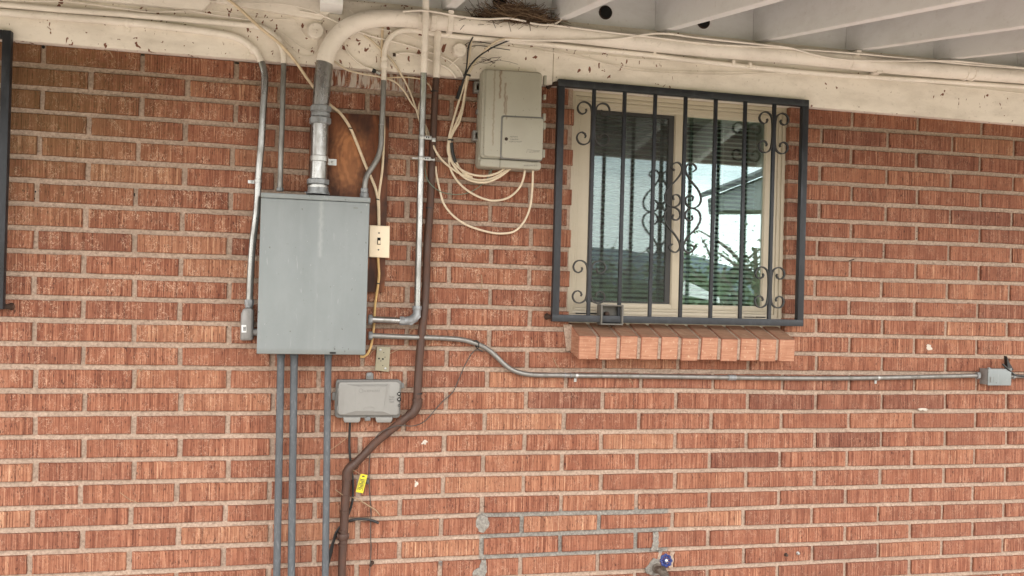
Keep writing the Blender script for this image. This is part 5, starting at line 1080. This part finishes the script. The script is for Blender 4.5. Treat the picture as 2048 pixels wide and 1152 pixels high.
# bolts and anchors
def stub(px, py, lab, mat, r=.005, L=.016, ax=(0, -1, 0), grp='metal anchors left in the wall'):
    bm = NB(); lathe(bm, at(px, py, 0), ax, [(0, r*1.4), (.003, r*1.4), (.0032, r), (L, r), (L+.001, r*.4)], 10); tag(link('wall_anchor', bm, M[mat]), lab, 'wall anchor', grp)
stub(1571, 1109, 'dark anchor hole plug, left of the pair right of the blue tap', 'darkrust', .0055, .012); stub(1595, 1106, 'silver anchor, right of the pair right of the blue tap', 'zinc', .0050, .010)
stub(881, 1124, 'small silver bolt alone in a mortar joint near the photo bottom', 'zinc', .0045, .016, (0, -1, -.5)); stub(745, 1124, 'rusty bolt on the mortar joint right of the brown pipe at the bottom', 'darkrust', .0050, .020, (-.5, -1, -.5))
cable('nail', [(1698, 522, .03), (1703, 520, .02), (1708, 518.5, .0)], .0024, 'darkrust', 'dark nail sticking out of a joint right of the window', 'nail', None)
# straws and rootlets stuck to the wall
G2 = 'straw strands on the wall'
for L, lab in (([(828, 997, .01), (850, 1003, .012), (870, 1012, .008)], None),):
    pass
for L, r, lab in (([(704, 994, .012), (720, 1001, .014), (738, 1012, .012), (752, 1021, .01), (760, 1031, .006)], .0022, 'forked straw strand right of the brown pipe below the yellow tag'),
    ([(671, 980, .01), (680, 986, .03), (686, 990, .045)], .0020, 'bent straw strand poking out left of the brown pipe'),
    ([(660, 900, .01), (678, 888, .012), (697, 873, .008)], .0011, 'fine straw slanting up beside the right grey conduit'),
    ([(640, 911, .006), (636, 922, .008), (634, 932, .005)], .0015, 'curved straw between the grey conduits'),
    ([(963, 550, .004), (964, 565, .010), (961, 582, .008)], .0018, 'upright straw on the bricks left of the window guard'),
    ([(1106, 715, .004), (1115, 733, .010), (1128, 742, .005)], .0013, 'bent straw above the horizontal conduit, left of the sill'),
    ([(1258, 757, .02), (1264, 764, .012), (1266, 770, .006)], .0013, 'short straw below the horizontal conduit under the sill'),
    ([(778, 296, .006), (788, 299, .010), (793, 310, .012), (799, 319, .008)], .0013, 'curled root strand right of the wooden board'),
    ([(209, 100, .004), (220, 104, .012), (226, 115, .010)], .0016, 'pale curled straw hanging from the eave board at top left'),
    ([(287, 738, .004), (277, 744, .008), (273, 762, .010), (270, 780, .005)], .0014, 'long curved straw over a joint in the left wall'),
    ([(240, 985, .004), (258, 998, .008), (276, 1006, .005)], .0010, 'thin straw slanting on a brick in the lower left wall'),
    ([(422, 170, .006), (432, 164, .008), (438, 158, .006)], .0010, 'short straw on the brick under the eave near the outer conduit')):
    cable('straw_strand', L, r, 'twig', lab, 'straw', G2, seg=5)
# ------------------------------------------------------------------ bird nest and loose twigs
def twigs(n, cx_, cy_, sx_, sy_, d0, d1, lmin, lmax, seed, flat=.5, rr=(.0006, .0013)):
    rnd = random.Random(seed); bm = NB()
    for k in range(n):
        u = rnd.gauss(0, .42); u = max(-1, min(1, u)); v = rnd.uniform(-1, 1)*(1-abs(u))**.6
        c = at(cx_+u*sx_, cy_+v*sy_+abs(u)*sy_*.8, rnd.uniform(d0, d1)); a = rnd.gauss(0, flat); L = rnd.uniform(lmin, lmax)
        dv = Vector((math.cos(a), rnd.uniform(-.5, .5), math.sin(a))).normalized()*L/2; b = Vector((rnd.uniform(-1, 1), rnd.uniform(-1, 1), rnd.uniform(-1, 1)))*L*.10
        tube(bm, [c-dv, c+b, c+dv], rnd.uniform(*rr), seg=3, smooth=False, capends=False)
    return bm
nest = thing('bird_nest', at(1030, 44, .07), 'scruffy bird nest of twigs and straw on the thick painted run under a rafter vent', 'bird nest')
link('twig_mass', twigs(620, 1030, 29, 78, 17, .02, .115, .05, .15, 5), plain('nest_twig', (.16, .10, .065), .85, var=.7, scale=120), nest, smooth=0)
link('straw_wisps', twigs(90, 1030, 24, 72, 17, .06, .125, .06, .15, 9, .55), M['twig'], nest, smooth=0)
link('long_twigs', twigs(16, 962, 26, 26, 16, .06, .11, .07, .13, 12, .9), M['darkrust'], nest, smooth=0)
tag(link('loose_twigs', twigs(9, 978, 120, 40, 6, .045, .07, .05, .11, 31, .35), M['rust'], smooth=0), 'few dark twigs caught above the top left corner of the telephone box', 'twigs')
# ------------------------------------------------------------------ garden tap
tp = thing('garden_tap', at(1330, 1150, .04), 'garden tap with a blue wheel handle and corroded body at the bottom of the wall', 'garden tap')
cT = at(1332, 1121, .085)
bm = NB(); lathe(bm, at(1313, 1136, .0), (0, -1, 0), [(0, .020), (.006, .020), (.010, .013), (.03, .012)], 16); link('wall_flange', bm, M['brass'], tp)
bm = NB(); tube(bm, [at(1315, 1138, .02), at(1320, 1140, .045), at(1327, 1146, .055), at(1331, 1160, .062), at(1334, 1180, .07)], [.012, .015, .0165, .0155, .014], seg=14)
for k in range(6): p = at(1328+k*1.3, 1147+k*4, .058+k*.002); ring(bm, p, at(1336, 1180, .07)-at(1328, 1147, .058), .0178, .0035)
link('body', bm, M['brass'], tp)
bm = NB(); tube(bm, [at(1325, 1140, .05), cT+Vector((0, .004, 0))], [.011, .008], seg=12, smooth=False); link('stem', bm, M['brass'], tp)
bm = NB(); axh = Vector((-.12, -1, .25)).normalized(); u = axh.cross(Vector((0, 0, 1))).normalized(); v = axh.cross(u); rw = .0195
tube(bm, [cT+(u*math.cos(a)+v*math.sin(a))*rw*(1+.10*math.cos(8*a)) for a in (2*math.pi*k/64 for k in range(65))], .0042, seg=8, smooth=False)
for k in range(4): a = 2*math.pi*k/8; q = (u*math.cos(a)+v*math.sin(a))*rw; tube(bm, [cT-q, cT+q], .0030, seg=6, smooth=False)
lathe(bm, cT-axh*.003, axh, [(0, .009), (.007, .008)], 14)
hd = link('wheel_handle', bm, M['blue'], tp); bm = NB(); lathe(bm, cT+axh*.004, axh, [(0, .0056), (.003, .0056), (.004, .003)], 8); link('handle_screw', bm, M['zinc'], hd)

# ------------------------------------------------------------------ the yard that the window reflects
lf = lambda: random.uniform(-1, 1)
def crown(bm, c, rx_, rz_, n, seed, s=.06):
    rnd = random.Random(seed); cl = [(Vector((rnd.gauss(0, .45)*rx_, rnd.gauss(0, .45)*rx_, rnd.gauss(0, .45)*rz_)), rnd.uniform(.15, .35)) for _ in range(26)]
    for k in range(n):
        q, rr_ = rnd.choice(cl); p = Vector(c)+q+Vector((rnd.gauss(0, 1), rnd.gauss(0, 1), rnd.gauss(0, 1)))*rr_*rx_*.6
        a = Vector((rnd.uniform(-1, 1), rnd.uniform(-1, 1), rnd.uniform(-1, 1))).normalized(); b = a.cross(Vector((rnd.uniform(-1, 1), rnd.uniform(-1, 1), 1))).normalized(); w = s*rnd.uniform(.5, 1.3)
        bm.faces.new([bm.verts.new(p+a*w), bm.verts.new(p+b*w*.5), bm.verts.new(p-a*w), bm.verts.new(p-b*w*.5)])
def tree(px, pyt, Y, rx_, seed, lab, n=2600, s=.07, thin=False):
    t0 = refl(px, pyt, Y); base = Vector((t0.x, Y, GZ)); hgt = t0.z-GZ
    t = thing('tree', base, lab, 'tree', 'trees in the yard'); bm = NB()
    tube(bm, [base, base+Vector((.1, 0, hgt*.4)), base+Vector((0, .1, hgt*.85))], [.13, .09, .03], seg=8)
    rnd = random.Random(seed)
    for k in range(9):
        a = rnd.uniform(0, 6.28); z = hgt*rnd.uniform(.3, .7); L = rx_*rnd.uniform(.6, 1.1)
        tube(bm, [base+Vector((.05, 0, z)), base+Vector((math.cos(a)*L*.5, math.sin(a)*L*.5, z+L*.5)), base+Vector((math.cos(a)*L, math.sin(a)*L, z+L*.8))], [.045, .03, .01], seg=6)
    link('trunk', bm, M['bark'], t); bm = NB(); crown(bm, base+Vector((0, 0, hgt*.64)), rx_, hgt*.36, n, seed, s); link('crown', bm, M['leaf'], t, smooth=0)
tree(1508, 450, -11, 1.3, 1, 'leafy yard tree mirrored near the right edge of the clear pane', 1700, .045)
tree(1445, 500, -15, 1.6, 2, 'lower bushy yard tree mirrored in the middle of the clear pane', 1500, .06)
tree(1392, 548, -22, 1.6, 3, 'small distant yard tree mirrored at the left of the clear pane', 2000, .08)
tree(1300, 555, -30, 2.6, 4, 'distant yard tree mirrored at the right of the screened pane', 1800, .12)
tree(1215, 548, -34, 3.0, 5, 'distant yard tree mirrored at the left of the screened pane', 1800, .12)
# hedge line
bm = NB(); rnd = random.Random(8)
for k in range(9000):
    p = Vector((rnd.uniform(2, 44), -30+rnd.gauss(0, .5), GZ+abs(rnd.gauss(0, .8)))); a = Vector((rnd.uniform(-1, 1), rnd.uniform(-1, 1), rnd.uniform(-1, 1))).normalized()*.16; b = a.cross(Vector((.3, 1, .2))).normalized()*.10
    bm.faces.new([bm.verts.new(p+a), bm.verts.new(p+b), bm.verts.new(p-a), bm.verts.new(p-b)])
o = link('hedge', bm, M['leaf'], smooth=0); tag(o, 'long green hedge at the far side of the yard, mirrored low in the window', 'hedge')
# neighbour's patio cover
pc = thing('patio_cover', refl(1500, 590, -7), 'grey patio cover with a sloping roof mirrored in the clear pane', 'patio cover')
q = [refl(1452, 388, -7), refl(1700, 270, -7), refl(1700, 300, -7), refl(1452, 415, -7)]
bm = NB()
vs = [bm.verts.new(p) for p in [refl(1449, 392, -7), refl(1760, 262, -7), refl(1760, 418, -7), refl(1452, 420, -7)]]; vb = [bm.verts.new(v.co+Vector((.05, -.6, 0))) for v in vs]
fs = [bm.faces.new(vs), bm.faces.new(vb[::-1])]+[bm.faces.new((vs[(k+1) % 4], vs[k], vb[k], vb[(k+1) % 4])) for k in range(4)]; bmesh.ops.recalc_face_normals(bm, faces=fs)
link('gable', bm, plain('grey_siding', (.24, .25, .255), .7), pc, smooth=0)
bm = NB(); a = refl(1447, 386, -6.9); b = refl(1765, 253, -6.9)
vs = [bm.verts.new(p) for p in (a, b, b+Vector((0, 0, .07)), a+Vector((0, 0, .07)))]; vb = [bm.verts.new(v.co+Vector((.05, -.8, 0))) for v in vs]
fs = [bm.faces.new(vs), bm.faces.new(vb[::-1])]+[bm.faces.new((vs[(k+1) % 4], vs[k], vb[k], vb[(k+1) % 4])) for k in range(4)]; bmesh.ops.recalc_face_normals(bm, faces=fs)
link('roof_slab', bm, plain('dark_shingle', (.09, .09, .095), .8), pc, smooth=0)
for px in (1600,):
    p = refl(px, 420, -7.1); link('post', bbox(p.x, p.x+.11, -7.2, -7.09, GZ, p.z, .005), M['rafter'], pc)
# white panel lying in the yard
bm = NB(); vs = [bm.verts.new(p) for p in (refl(1368, 560, -4.2), refl(1368, 590, -4.0), refl(1436, 605, -4.0), refl(1436, 594, -4.2))]
bm.faces.new(vs); r_ = bmesh.ops.solidify(bm, geom=list(bm.faces), thickness=.02); bmesh.ops.recalc_face_normals(bm, faces=list(bm.faces))
tag(link('white_sheet', bm, M['white'], smooth=0), 'slanting white sheet in the yard mirrored low in the clear pane', 'white sheet')
